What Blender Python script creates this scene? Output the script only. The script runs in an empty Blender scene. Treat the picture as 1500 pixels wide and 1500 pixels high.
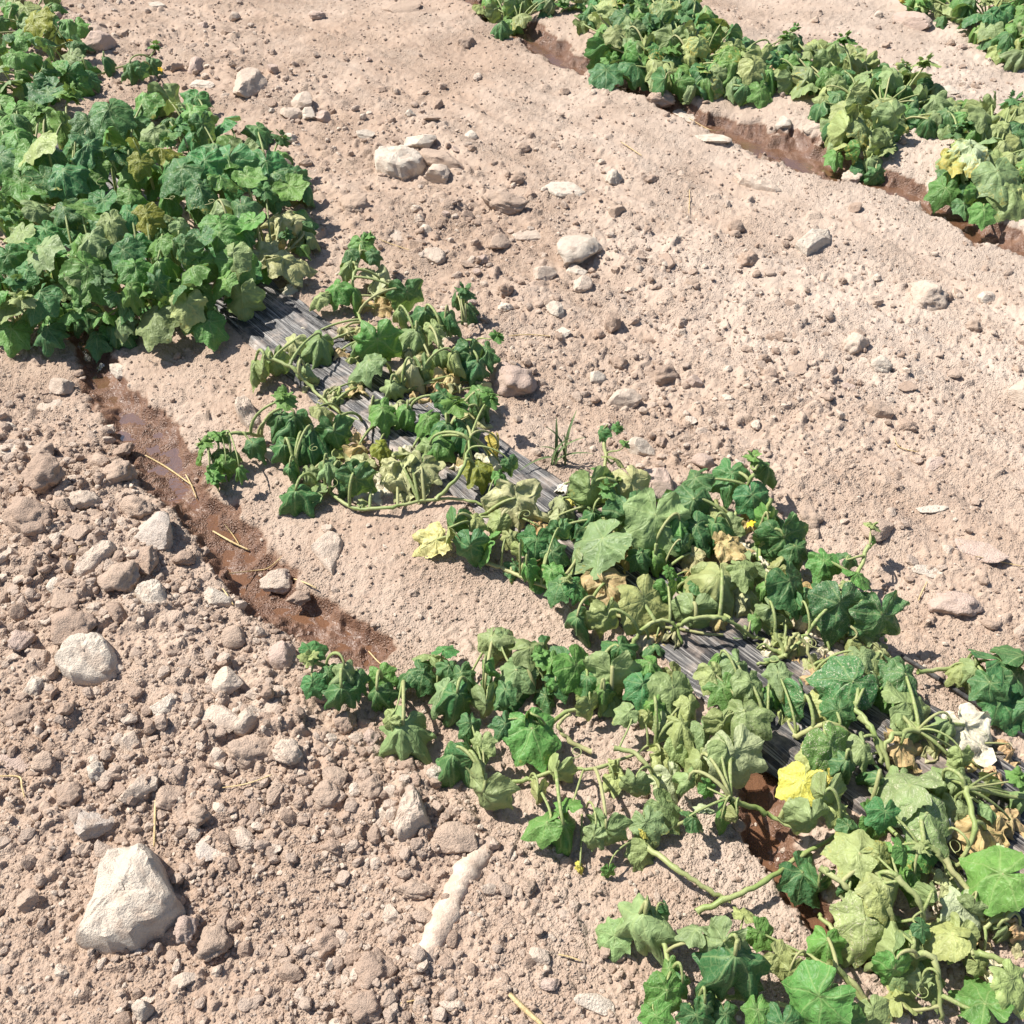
import bpy, math, random
import numpy as np
from mathutils import Matrix, Vector

random.seed(7)
R = np.random.RandomState(7)
SC = bpy.context.scene
COL = SC.collection
rad = math.radians

# ------------------------------------------------------------------ camera, world, sun, exposure
CAM_H, PITCH, FPX = 1.5, rad(45), 1500.0
cam = bpy.data.objects.new('camera', bpy.data.cameras.new('camera'))
COL.objects.link(cam)
cam.location = (0, 0, CAM_H)
cam.rotation_euler = (rad(90) - PITCH, 0, 0)
cam.data.sensor_width = 36; cam.data.lens = 36.0
cam.data.clip_start = 0.05; cam.data.clip_end = 3000
SC.camera = cam

SUN_DIR = Vector((0.57, -0.24, -0.79)).normalized()       # the way the light travels
SUN_EL = math.asin(-SUN_DIR.z)
w = bpy.data.worlds.new('World'); SC.world = w; w.use_nodes = True
wn = w.node_tree.nodes; wl = w.node_tree.links
bg = wn.get('Background') or wn.new('ShaderNodeBackground')
sky = wn.new('ShaderNodeTexSky'); sky.sky_type = 'NISHITA'; sky.sun_disc = False
sky.sun_elevation = SUN_EL
sky.sun_rotation = math.atan2(-SUN_DIR.x, -SUN_DIR.y)
wl.new(sky.outputs[0], bg.inputs[0]); bg.inputs[1].default_value = 0.075
sun = bpy.data.objects.new('sun', bpy.data.lights.new('sun', 'SUN'))
COL.objects.link(sun)
sun.data.energy = 4.9; sun.data.angle = rad(0.5); sun.data.color = (1.0, 0.955, 0.88)
sun.rotation_euler = SUN_DIR.to_track_quat('-Z', 'Y').to_euler()
sun.location = (-3, 0.5, 5)
SC.view_settings.view_transform = 'Standard'; SC.view_settings.look = 'None'
SC.view_settings.gamma = 1; SC.view_settings.use_curve_mapping = False
SC.view_settings.exposure = 0.72
SC.cycles.max_bounces = 6; SC.cycles.transparent_max_bounces = 8

# ------------------------------------------------------------------ helpers
def ray(px, py):
    u = (px - 750) / FPX; v = (750 - py) / FPX
    return u, math.cos(PITCH) + v * math.sin(PITCH), -math.sin(PITCH) + v * math.cos(PITCH)

def P(px, py, z=0.0):
    dx, dy, dz = ray(px, py)
    t = (CAM_H - z) / -dz
    return Vector((dx * t, dy * t, z))

def depth_at(p):
    return p.y * math.cos(PITCH) + (CAM_H - p.z) * math.sin(PITCH)

def tag(o, label=None, cat=None, group=None, kind=None):
    if label: o['label'] = label
    if cat: o['category'] = cat
    if group: o['group'] = group
    if kind: o['kind'] = kind
    return o

def mesh_np(name, V, F, uv=None, mat=None, smooth=True, attrs=None):
    """V (n,3), F (m,3|4) int arrays"""
    V = np.asarray(V, np.float32); F = np.asarray(F, np.int32)
    k = F.shape[1]
    me = bpy.data.meshes.new(name)
    me.vertices.add(len(V)); me.vertices.foreach_set('co', V.ravel())
    me.loops.add(F.size); me.loops.foreach_set('vertex_index', F.ravel())
    me.polygons.add(len(F)); me.polygons.foreach_set('loop_start', np.arange(0, F.size, k, dtype=np.int32))
    me.polygons.foreach_set('use_smooth', np.full(len(F), smooth))
    if uv is not None:
        l = me.uv_layers.new(name='UVMap')
        l.data.foreach_set('uv', np.asarray(uv, np.float32)[F.ravel()].ravel())
    for n, a in (attrs or {}).items():
        at = me.attributes.new(n, 'FLOAT', 'POINT'); at.data.foreach_set('value', np.asarray(a, np.float32))
    me.update(calc_edges=True)
    if mat: me.materials.append(mat)
    return me

def link(name, me, parent=None):
    o = bpy.data.objects.new(name, me); COL.objects.link(o)
    if parent: o.parent = parent
    return o

_perm = np.random.RandomState(3).permutation(4096)
_gr = np.random.RandomState(4).uniform(0, 2 * math.pi, 4096)
_gx, _gy = np.cos(_gr), np.sin(_gr)
def noise(x, y, seed=0):
    xi = np.floor(x).astype(np.int64); yi = np.floor(y).astype(np.int64)
    fx = x - xi; fy = y - yi
    def g(ix, iy, dx, dy):
        h = _perm[(_perm[(ix + seed * 57) & 4095] + iy + seed * 131) & 4095]
        return _gx[h] * dx + _gy[h] * dy
    u = fx * fx * fx * (fx * (fx * 6 - 15) + 10); v = fy * fy * fy * (fy * (fy * 6 - 15) + 10)
    a = g(xi, yi, fx, fy); b = g(xi + 1, yi, fx - 1, fy)
    c = g(xi, yi + 1, fx, fy - 1); d = g(xi + 1, yi + 1, fx - 1, fy - 1)
    return 1.5 * ((a + (b - a) * u) * (1 - v) + (c + (d - c) * u) * v)

def sstep(a, b, x):
    t = np.clip((x - a) / (b - a), 0, 1); return t * t * (3 - 2 * t)

# ---- node helpers
class NT:
    def __init__(self, name):
        self.m = bpy.data.materials.new(name); self.m.use_nodes = True
        self.t = self.m.node_tree; self.t.nodes.clear()
        self.out = self.t.nodes.new('ShaderNodeOutputMaterial')
    def n(self, typ, **kw):
        nd = self.t.nodes.new(typ)
        for k, v in kw.items(): setattr(nd, k, v)
        return nd
    def set(self, sock, v):
        if isinstance(v, bpy.types.NodeSocket): self.t.links.new(v, sock)
        elif v is not None:
            if isinstance(v, (tuple, list)) and len(v) == 3 and sock.type == 'RGBA': v = (*v, 1)
            sock.default_value = v
    def math(self, op, a, b=None, c=None, clamp=False):
        nd = self.n('ShaderNodeMath', operation=op, use_clamp=clamp)
        for i, v in enumerate((a, b, c)):
            if v is not None: self.set(nd.inputs[i], v)
        return nd.outputs[0]
    def mix(self, f, a, b, mode='MIX'):
        nd = self.n('ShaderNodeMix', data_type='RGBA', blend_type=mode)
        self.set(nd.inputs[0], f); self.set(nd.inputs[6], a); self.set(nd.inputs[7], b)
        return nd.outputs[2]
    def noise(self, vec, scale, detail=3, rough=.55, dist=0):
        nd = self.n('ShaderNodeTexNoise'); self.set(nd.inputs['Vector'], vec)
        nd.inputs['Scale'].default_value = scale; nd.inputs['Detail'].default_value = detail
        nd.inputs['Roughness'].default_value = rough; nd.inputs['Distortion'].default_value = dist
        return nd.outputs[0]
    def voro(self, vec, scale, feature='F1', out=0):
        nd = self.n('ShaderNodeTexVoronoi', feature=feature); self.set(nd.inputs['Vector'], vec)
        nd.inputs['Scale'].default_value = scale
        return nd.outputs[out]
    def ramp(self, f, a, b, x=0., y=1.):
        nd = self.n('ShaderNodeMapRange', interpolation_type='SMOOTHSTEP')
        for i, v in enumerate((f, a, b, x, y)): self.set(nd.inputs[i], v)
        return nd.outputs[0]
    def attr(self, name, typ='GEOMETRY'):
        return self.n('ShaderNodeAttribute', attribute_name=name, attribute_type=typ)
    def bump(self, h, strength=.5, dist=.01, normal=None):
        nd = self.n('ShaderNodeBump'); nd.inputs['Strength'].default_value = strength
        nd.inputs['Distance'].default_value = dist; self.set(nd.inputs['Height'], h)
        if normal is not None: self.set(nd.inputs['Normal'], normal)
        return nd.outputs[0]
    def bsdf(self, color, rough=.8, spec=.3, normal=None):
        nd = self.n('ShaderNodeBsdfPrincipled')
        self.set(nd.inputs['Base Color'], color); self.set(nd.inputs['Roughness'], rough)
        self.set(nd.inputs['Specular IOR Level'], spec)
        if normal is not None: self.set(nd.inputs['Normal'], normal)
        return nd.outputs[0]
    def done(self, sh):
        self.t.links.new(sh, self.out.inputs[0]); return self.m

# ------------------------------------------------------------------ materials
def mat_soil():
    t = NT('dry soil')
    pos = t.n('ShaderNodeNewGeometry').outputs['Position']
    wet = t.attr('wet').outputs['Fac']; pale = t.attr('pale').outputs['Fac']
    n1 = t.noise(pos, 2.2, 4, .6); n2 = t.noise(pos, 28, 5, .65); n3 = t.noise(pos, 160, 4, .7)
    c = t.mix(t.ramp(n1, .35, .68), (.382, .280, .210), (.442, .342, .268))
    c = t.mix(t.ramp(n2, .42, .70, 0, .55), c, (.325, .228, .172))
    c = t.mix(t.ramp(n3, .52, .75, 0, .5), c, (.550, .455, .375))
    c = t.mix(t.math('MULTIPLY', pale, .75), c, (.535, .445, .370))
    wc = t.mix(t.ramp(n2, .35, .7), (.145, .074, .045), (.205, .115, .072))
    c = t.mix(t.ramp(wet, .15, .6), c, wc)
    v1 = t.ramp(t.voro(pos, 210), .0, .62, 1., 0.); v2 = t.ramp(t.voro(pos, 430), .0, .6, 1., 0.)
    h = t.math('ADD', t.math('MULTIPLY', n3, .8), t.math('ADD', t.math('MULTIPLY', v1, .9), t.math('MULTIPLY', v2, .5)))
    h = t.math('MULTIPLY', h, t.ramp(t.noise(pos, 5, 3, .6), .38, .66, .35, 1.25))
    b = t.bump(h, .8, .0035)
    r = t.ramp(wet, .2, .9, .93, .42)
    return t.done(t.bsdf(c, r, t.ramp(wet, .2, .9, .12, .5), b))

def mat_stone():
    """one stone material: object colour for single stones, tone attribute for joined ones"""
    t = NT('limestone and clods')
    oi = t.n('ShaderNodeObjectInfo')
    tone = t.attr('tone').outputs['Fac']
    tc = t.n('ShaderNodeNewGeometry').outputs['Position']
    add = t.n('ShaderNodeVectorMath', operation='ADD')
    t.set(add.inputs[0], tc); 
    cmb = t.n('ShaderNodeCombineXYZ'); t.set(cmb.inputs[0], t.math('MULTIPLY', oi.outputs['Random'], 37.)); t.set(add.inputs[1], cmb.outputs[0])
    v = add.outputs[0]
    joined = t.mix(t.ramp(tone, 0, .8), (.392, .286, .218), (.500, .395, .318))
    joined = t.mix(t.ramp(tone, .68, .95), joined, (.640, .530, .430))
    isj = t.math('GREATER_THAN', tone, .0001)
    base = t.mix(isj, oi.outputs['Color'], joined)
    n1 = t.noise(v, 75, 5, .65); n2 = t.noise(v, 300, 5, .7); n3 = t.noise(v, 30, 3, .5, .4)
    c = t.mix(t.ramp(n1, .46, .72, 0, .42), base, t.mix(.6, base, (.41, .29, .21)))
    c = t.mix(t.ramp(n3, .50, .68, 0, .62), c, (.45, .345, .27))
    c = t.mix(t.ramp(n2, .58, .72, 0, .3), c, (.34, .25, .19))
    h = t.math('ADD', t.math('MULTIPLY', n1, 1.0), t.math('MULTIPLY', n2, .5))
    return t.done(t.bsdf(c, .93, .1, t.bump(h, .9, .007)))

def mat_leaf():
    t = NT('cucumber leaf')
    oi = t.n('ShaderNodeObjectInfo')
    uv = t.n('ShaderNodeUVMap').outputs[0]
    sx = t.n('ShaderNodeSeparateXYZ'); t.set(sx.inputs[0], uv)
    x, y = sx.outputs[0], sx.outputs[1]
    a = t.math('ABSOLUTE', x)
    main = None
    for al in (0, 46, 98, 146):
        s, c = math.sin(rad(al)), math.cos(rad(al))
        d = t.math('ABSOLUTE', t.math('SUBTRACT', t.math('MULTIPLY', a, c), t.math('MULTIPLY', y, s)))
        along = t.math('ADD', t.math('MULTIPLY', a, s), t.math('MULTIPLY', y, c))
        wd = t.math('MAXIMUM', t.math('SUBTRACT', .036, t.math('MULTIPLY', along, .028)), .007)
        m = t.math('SUBTRACT', 1., t.math('DIVIDE', d, wd), clamp=True)
        m = t.math('MULTIPLY', m, t.math('GREATER_THAN', along, 0.))
        main = m if main is None else t.math('MAXIMUM', main, m)
    off = t.n('ShaderNodeVectorMath', operation='ADD'); t.set(off.inputs[0], uv)
    cmb = t.n('ShaderNodeCombineXYZ')
    for i, k in enumerate((31., 17., 11.)): t.set(cmb.inputs[i], t.math('MULTIPLY', oi.outputs['Random'], k))
    t.set(off.inputs[1], cmb.outputs[0]); v = off.outputs[0]
    dist = t.n('ShaderNodeVectorMath', operation='ADD'); t.set(dist.inputs[0], uv)
    nz = t.n('ShaderNodeTexNoise'); t.set(nz.inputs['Vector'], v); nz.inputs['Scale'].default_value = 5
    sc = t.n('ShaderNodeVectorMath', operation='SCALE'); t.set(sc.inputs[0], nz.outputs['Color']); sc.inputs['Scale'].default_value = .12
    t.set(dist.inputs[1], sc.outputs[0]); dv = dist.outputs[0]
    ce = t.voro(dv, 8.5, 'DISTANCE_TO_EDGE'); cell = t.ramp(ce, .0, .075, 1., 0.)
    ce2 = t.voro(dv, 20, 'DISTANCE_TO_EDGE'); cell2 = t.ramp(ce2, .0, .12, 1., 0.)
    f1 = t.voro(dv, 13, 'SMOOTH_F1')
    n1 = t.noise(v, 2.2, 3, .6); n2 = t.noise(v, 9, 4, .65); n3 = t.noise(v, 42, 3, .6)
    yel = t.attr('yellowing', 'OBJECT').outputs['Fac']; spk = t.attr('speckle', 'OBJECT').outputs['Fac']
    base = oi.outputs['Color']
    hv = t.n('ShaderNodeHueSaturation')
    t.set(hv.inputs['Color'], base)
    t.set(hv.inputs['Hue'], t.math('MULTIPLY_ADD', oi.outputs['Random'], .030, .485))
    t.set(hv.inputs['Value'], t.math('MULTIPLY_ADD', n1, 1.0, .52)); hv.inputs['Saturation'].default_value = 1.
    c = hv.outputs[0]
    lt = t.mix(.45, c, (.40, .48, .20))
    c = t.mix(t.math('MULTIPLY', cell2, .22), c, lt)
    c = t.mix(t.math('MULTIPLY', cell, .38), c, lt)
    c = t.mix(t.math('MULTIPLY', main, .8), c, lt)
    # yellow patches that creep in from the margin
    r2 = t.math('SQRT', t.math('ADD', t.math('MULTIPLY', x, x), t.math('MULTIPLY', y, y)))
    e = t.math('ADD', t.math('ADD', n2, t.math('MULTIPLY', r2, .28)), t.math('MULTIPLY', yel, .55))
    c = t.mix(t.math('MULTIPLY', t.ramp(e, .88, 1.12), t.ramp(yel, .02, .15)), c, (.46, .40, .10))
    c = t.mix(t.math('MULTIPLY', t.ramp(e, 1.16, 1.3), t.ramp(yel, .3, .6)), c, (.58, .47, .26))
    sp = t.math('MULTIPLY', t.ramp(t.math('ADD', n3, t.math('MULTIPLY', n2, .55)), .86, .93), spk)
    c = t.mix(sp, c, (.60, .56, .40))
    back = t.n('ShaderNodeNewGeometry').outputs['Backfacing']
    c = t.mix(t.math('MULTIPLY', back, .45), c, t.mix(.5, c, (.36, .42, .24)))
    h = t.math('SUBTRACT', t.math('MULTIPLY', t.ramp(f1, 0., .6, 1, 0), 1.2), t.math('MULTIPLY', main, .9))
    h = t.math('SUBTRACT', h, t.math('MULTIPLY', cell, .6))
    h = t.math('ADD', h, t.math('MULTIPLY', n3, .12))
    b = t.bump(h, .32, .0035)
    p = t.bsdf(c, .48, .30, b)
    tr = t.n('ShaderNodeBsdfTranslucent'); t.set(tr.inputs[0], t.mix(.55, c, (.30, .42, .05), 'MIX')); t.set(tr.inputs['Normal'], b)
    mx = t.n('ShaderNodeMixShader'); mx.inputs[0].default_value = .20
    t.set(mx.inputs[1], p); t.set(mx.inputs[2], tr.outputs[0])
    return t.done(mx.outputs[0])

def mat_stem():
    t = NT('green stem')
    oi = t.n('ShaderNodeObjectInfo'); g = t.n('ShaderNodeTexCoord').outputs['Object']
    n1 = t.noise(g, 18, 3); n2 = t.noise(g, 260, 3, .7)
    c = t.mix(t.ramp(n1, .35, .7), (.215, .285, .085), (.36, .38, .17))
    c = t.mix(t.ramp(oi.outputs['Random'], .6, 1., 0, .6), c, (.42, .38, .19))
    return t.done(t.bsdf(c, .5, .4, t.bump(n2, .4, .002)))

def mat_film():
    t = NT('weathered black mulch film')
    uv = t.n('ShaderNodeUVMap').outputs[0]
    mp = t.n('ShaderNodeMapping'); t.set(mp.inputs[0], uv); mp.inputs['Scale'].default_value = (2.6, 120, 1)
    mq = t.n('ShaderNodeMapping'); t.set(mq.inputs[0], uv); mq.inputs['Scale'].default_value = (5, 34, 1)
    s1 = t.noise(mp.outputs[0], 1.6, 6, .75, .9); s2 = t.noise(mq.outputs[0], 1.3, 4, .65, .5)
    d = t.noise(uv, 9, 5, .65); d2 = t.noise(uv, 60, 4, .7)
    c = t.mix(t.ramp(s1, .48, .62), (.020, .019, .021), (.36, .335, .31))
    c = t.mix(t.ramp(s2, .50, .70, 0, .55), c, (.06, .058, .06))
    c = t.mix(t.math('MULTIPLY', t.ramp(d, .46, .66), t.ramp(d2, .35, .65, .5, 1.)), c, (.42, .33, .265))
    h = t.math('ADD', s1, t.math('MULTIPLY', s2, .6))
    return t.done(t.bsdf(c, .42, .5, t.bump(h, .8, .004)))

def mat_plain(name, c1, c2, rough=.8, scale=60, spec=.2):
    t = NT(name); g = t.n('ShaderNodeTexCoord').outputs['Object']
    n = t.noise(g, scale, 4, .65)
    return t.done(t.bsdf(t.mix(t.ramp(n, .35, .7), c1, c2), rough, spec, t.bump(t.math('ADD', n, t.noise(g, scale * 5, 4, .7)), .6, .004)))

def mat_water():
    t = NT('muddy water')
    pos = t.n('ShaderNodeNewGeometry').outputs['Position']
    b = t.bump(t.noise(pos, 55, 3, .6), .25, .003)
    tr = t.n('ShaderNodeBsdfTransparent'); tr.inputs[0].default_value = (.86, .74, .64, 1)
    gl = t.n('ShaderNodeBsdfGlossy'); gl.inputs['Roughness'].default_value = .16; t.set(gl.inputs['Normal'], b)
    mud = t.n('ShaderNodeBsdfDiffuse'); mud.inputs[0].default_value = (.26, .138, .080, 1)
    m1 = t.n('ShaderNodeMixShader'); m1.inputs[0].default_value = .45
    t.set(m1.inputs[1], tr.outputs[0]); t.set(m1.inputs[2], mud.outputs[0])
    fr = t.n('ShaderNodeFresnel'); fr.inputs[0].default_value = 1.33; t.set(fr.inputs['Normal'], b)
    m2 = t.n('ShaderNodeMixShader'); t.set(m2.inputs[0], t.math('MULTIPLY', fr.outputs[0], .28))
    t.set(m2.inputs[1], m1.outputs[0]); t.set(m2.inputs[2], gl.outputs[0])
    return t.done(m2.outputs[0])

M_SOIL, M_STONE, M_LEAF, M_STEM, M_FILM, M_WATER = mat_soil(), mat_stone(), mat_leaf(), mat_stem(), mat_film(), mat_water()
M_STRAW = mat_plain('straw', (.52, .38, .18), (.66, .52, .29), .6, 40)
M_STICK = mat_plain('bleached wood', (.50, .38, .295), (.66, .54, .43), .9, 45)
M_PETAL = mat_plain('yellow petal', (.75, .45, .02), (.80, .55, .05), .6, 40)
M_BLADE = mat_plain('grass blade', (.10, .15, .06), (.17, .21, .09), .6, 40)
M_WHITE = mat_plain('white plastic scrap', (.80, .78, .74), (.72, .69, .64), .5, 40)

# ------------------------------------------------------------------ the ground
AX = np.array((.69, -.72)); AX = AX / np.hypot(*AX)      # along the rows, towards the lower right
NX = np.array((-AX[1], AX[0]))                            # across the rows
def sc_of(x, y): return x * AX[0] + y * AX[1], x * NX[0] + y * NX[1]
def xy_of(s, c): return s * AX[0] + c * NX[0], s * AX[1] + c * NX[1]

FUR1 = [P(*p) for p in ((95, 440), (142, 520), (152, 560), (195, 620), (255, 690), (300, 750), (345, 815), (400, 868), (470, 915), (540, 950))]
WID1 = (.034, .034, .036, .056, .052, .038, .040, .052, .044, .026)
PUD = [P(*p) for p in ((1145, 1050), (1128, 1150), (1125, 1220), (1205, 1340), (1290, 1420))]
WIDP = (.03, .052, .040, .034, .03)
FUR2 = [P(*p) for p in ((690, 0), (770, 45), (830, 78), (960, 140), (1060, 178), (1180, 225), (1310, 268), (1400, 308), (1470, 342), (1600, 400))]
WID2 = (.05, .06, .055, .04, .05, .085, .05, .05, .055, .05)

def path_dist(x, y, pts, wid):
    """signed-ish distance in units of the local half width"""
    best = np.full(x.shape, 9.0)
    for (a, b, wa, wb) in zip(pts[:-1], pts[1:], wid[:-1], wid[1:]):
        ax, ay, bx, by = a.x, a.y, b.x, b.y
        L2 = (bx - ax) ** 2 + (by - ay) ** 2
        t = np.clip(((x - ax) * (bx - ax) + (y - ay) * (by - ay)) / L2, 0, 1)
        d = np.hypot(x - ax - t * (bx - ax), y - ay - t * (by - ay)) / (wa + (wb - wa) * t)
        best = np.minimum(best, d)
    return best

def base_h(x, y):
    s, c = sc_of(x, y)
    h = .030 * np.exp(-((c - 1.08) / .21) ** 4) + .03 * np.exp(-((c - 3.25) / .33) ** 4)
    h += .020 * np.exp(-((c - .36) / .13) ** 2) * sstep(-2.6, -1.9, s) * sstep(.2, -.4, s)
    h += .016 * noise(x * 2.1, y * 2.1, 1)
    return h

def film_edges(s):
    lo = .945 + .012 * np.sin(s * 5) + .012 * noise(s * 9, s * 0 + 3.3, 5)
    hi = 1.165 + .075 * sstep(-.9, -.1, s) + .012 * noise(s * 8, s * 0 + 7.1, 6)
    return lo, hi

NXg, NYg = 840, 900
uf = np.linspace(-1, 1, NXg)
us = np.concatenate(([-40, -14, -6, -3, -1.9, -1.4, -1.15, -1.04], uf, [1.04, 1.15, 1.4, 1.9, 3, 6, 14, 40]))
Y0, Y1 = .36, 4.95
tt = np.linspace(0, 1, NYg)
yf = (Y0 + .6) * ((Y1 + .6) / (Y0 + .6)) ** tt - .6
ys = np.concatenate(([-60, -20, -6, -2, -.6, 0., .2, .3], yf, [5.05, 5.3, 5.8, 7, 10, 18, 40, 110]))
def wy(y): return np.maximum((.53 + .3535 * y) * 1.15 + .06, .6)
UU, YY = np.meshgrid(us, ys)
XX = UU * wy(YY)
i0, j0 = 8, 8

def clamp_far(x, y): return x, y
Hh = base_h(XX, YY)
SS, CC = sc_of(XX, YY)
lo, hi = film_edges(SS)
film_core = sstep(0, .03, CC - lo) * sstep(0, .03, hi - CC) * sstep(1.4, 1.2, SS) * sstep(-3.4, -3.2, SS)
wob = .34 * noise(XX * 11, YY * 11, 10) + .30 * noise(XX * 24, YY * 24, 11) + .22 * noise(XX * 60, YY * 60, 12)
XW = XX + .026 * noise(XX * 8, YY * 8, 61) + .012 * noise(XX * 22, YY * 22, 62); YW = YY + .026 * noise(XX * 8, YY * 8, 63) + .012 * noise(XX * 22, YY * 22, 64)
d1 = path_dist(XW, YW, FUR1, WID1) + wob
dp = path_dist(XW, YW, PUD, WIDP) + wob
d2 = path_dist(XW, YW, FUR2, WID2) + wob
near = (np.abs(UU) < 1.2) & (YY < 5.3) & (YY > .1)
water_any = np.minimum(np.minimum(d1, dp), d2)
Hh -= .036 * sstep(1.75, .3, d1) + .036 * sstep(1.45, .5, dp) + .040 * sstep(1.6, .4, d2)
wet = np.maximum(np.maximum(sstep(1.65, .8, d1), sstep(1.45, .85, dp)), sstep(1.35, .85, d2))
mud = sstep(1.25, .9, water_any)

# where the soil is cloddy (left of the water furrow most, the trodden lane least)
cl_left = sstep(.60, .45, CC) * sstep(-2.75, -2.0, SS)
blob = np.full(XX.shape, .20)
for (a, b, r_, k_) in ((70, 720, .34, .8), (350, 1085, .20, .75), (545, 1440, .09, .6), (590, 1190, .11, .7), (170, 880, .16, .5), (150, 1170, .12, .4), (330, 1290, .10, .35), (40, 1100, .12, .3)):
    q_ = P(a, b); blob += k_ * np.exp(-((XX - q_.x) ** 2 + (YY - q_.y) ** 2) / r_ ** 2)
cl_left *= np.clip(blob + .16 * noise(XX * 6 + 4, YY * 6, 21), .06, 1)
cl_top = sstep(1.25, 1.4, CC) * sstep(2.7, 1.8, CC) * sstep(-.3, -1.0, SS) * (.75 + .5 * noise(XX * 3, YY * 3, 23))
cl_lane = .18 * sstep(1.3, 1.4, CC) * (.25 + .75 * sstep(-.1, .5, noise(XX * 1.7, YY * 1.7, 22)))
CLOD = np.clip(np.maximum(np.maximum(cl_left, .60 * cl_top), cl_lane), 0, 1)
CLOD *= (1 - film_core) * sstep(1.0, 1.4, water_any)
strip = sstep(.62, .68, CC) * sstep(.96, .9, CC)
rough_amp = (.25 + .75 * CLOD) * (1 - .85 * mud) * (1 - .9 * film_core)

def cells(scale, dens, seed, rad_=.62):
    """crumb relief: flat topped domes of random height, one per grid cell"""
    gx, gy = XX[SLJ, SLI] / scale, YY[SLJ, SLI] / scale
    ix = np.floor(gx).astype(np.int64); iy = np.floor(gy).astype(np.int64)
    out = np.zeros(gx.shape)
    for a in (-1, 0, 1):
        for b in (-1, 0, 1):
            cx, cy = ix + a, iy + b
            h = _perm[(_perm[(cx + seed * 71) & 4095] + cy + seed * 193) & 4095]
            h2 = _perm[(h + 1013) & 4095]; h3 = _perm[(h2 + 511) & 4095]; h4 = _perm[(h3 + 77) & 4095]
            d = np.hypot((gx - cx - h / 4096.) * (.8 + .4 * h4 / 4096.), gy - cy - h2 / 4096.)
            rr = rad_ * (.45 + .55 * h3 / 4096.)
            out = np.maximum(out, np.where(h4 / 4096. < dens, np.minimum(1.25 * (1 - (d / rr) ** 2), .8) * (h3 / 4096. * .7 + .3), 0))
    full = np.zeros(XX.shape); full[SLJ, SLI] = np.maximum(out, 0); return full
SLJ = slice(j0, j0 + NYg); SLI = slice(i0, i0 + NXg)
dry_amp = (1 - .7 * sstep(1.05, .8, water_any)) * (1 - .92 * film_core)
Hh += dry_amp * (.0052 * cells(.0095, .75, 1) * np.clip(.50 + .5 * CLOD + .55 * noise(XX * 3.1, YY * 3.1, 51) + .3 * noise(XX * 9, YY * 9, 53), .03, 1) + .0070 * cells(.019, .55, 2) * (.18 + .82 * CLOD) + .012 * cells(.04, .4, 3) * np.clip(CLOD * 1.1 - .1 + .2 * noise(XX * 3, YY * 3, 52), 0, 1))
# irregular crust and crumbs
Hh += near * rough_amp * (.012 * noise(XX * 8, YY * 8, 2) + .005 * noise(XX * 21, YY * 21, 3))
Hh += near * (1 - .8 * mud) * (1 - .9 * film_core) * (.0016 * noise(XX * 48, YY * 48, 7) + .0016 * noise(XX * 105, YY * 105, 8) + .0018 * noise(XX * 210, YY * 210, 9))
# faint wheel / foot drag lines along the lane
lane = sstep(1.35, 1.6, CC) * sstep(2.75, 2.5, CC) + sstep(3.9, 4.1, CC)
Hh += near * lane * (.013 * noise(SS * 1.3, CC * 9, 13) + .006 * noise(SS * 3.0, CC * 26, 16))
Hh += near * mud * (.008 * noise(XX * 22, YY * 22, 14) + .005 * np.abs(noise(XX * 60, YY * 60, 15)))
Hh -= .010 * film_core * near

def grid_ij(x, y):
    j = math.log((y + .6) / (Y0 + .6)) / math.log((Y1 + .6) / (Y0 + .6)) * (NYg - 1) + j0
    u = x / float(wy(np.float64(y)))
    i = (u + 1) * .5 * (NXg - 1) + i0
    return i, j

def stamp(x, y, r, hgt, k=6):
    """push one facetted crumb up out of the height field"""
    i, j = grid_ij(x, y)
    if not (i0 + 2 < i < i0 + NXg - 3 and j0 + 2 < j < j0 + NYg - 3): return
    dx = 2 * wy(y) / (NXg - 1); dy = (y + .6) * 1.75 / (NYg - 1)
    ni, nj = int(r * 1.5 / dx) + 1, int(r * 1.5 / dy) + 1
    ia, ib = max(int(i) - ni, 0), int(i) + ni + 2
    ja, jb = max(int(j) - nj, 0), int(j) + nj + 2
    X = XX[ja:jb, ia:ib] - x; Y = YY[ja:jb, ia:ib] - y
    ph = R.uniform(0, 6.28, k); sl = R.uniform(.7, 1.9, k) * hgt / r
    z = np.full(X.shape, hgt * R.uniform(.75, 1.))
    z = z + X * R.uniform(-.25, .25) + Y * R.uniform(-.25, .25)
    for p_, s_ in zip(ph, sl):
        z = np.minimum(z, (r * R.uniform(.7, 1.05) - (X * math.cos(p_) + Y * math.sin(p_))) * s_ * 1.6)
    z0 = Hc[min(int(j), Hc.shape[0] - 1), min(int(i), Hc.shape[1] - 1)]
    tgt = z0 - .15 * hgt + z
    sub = Hh[ja:jb, ia:ib]
    np.maximum(sub, np.where(z > 0, tgt, -9), out=sub)

Hc = Hh.copy()
# small crumbs everywhere, more where it is cloddy
def rand_xy(n):
    y = (Y0 + .6) * ((Y1 + .6) / (Y0 + .6)) ** R.uniform(0, 1, n) - .6
    x = R.uniform(-1, 1, n) * wy(y)
    return x, y
xs_, ys_ = rand_xy(15000)
for x, y in zip(xs_, ys_):
    i, j = grid_ij(x, y); i, j = int(i), int(j)
    if film_core[j, i] > .3: continue
    cd = CLOD[j, i]
    if mud[j, i] > .5 and R.rand() < .8: continue
    if R.rand() > .30 + .7 * cd: continue
    r = (.004 + .005 * R.rand() ** 2) * (1 + .9 * cd) * (1 + .10 * y)
    stamp(x, y, r, r * R.uniform(.6, 1.1))

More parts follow.
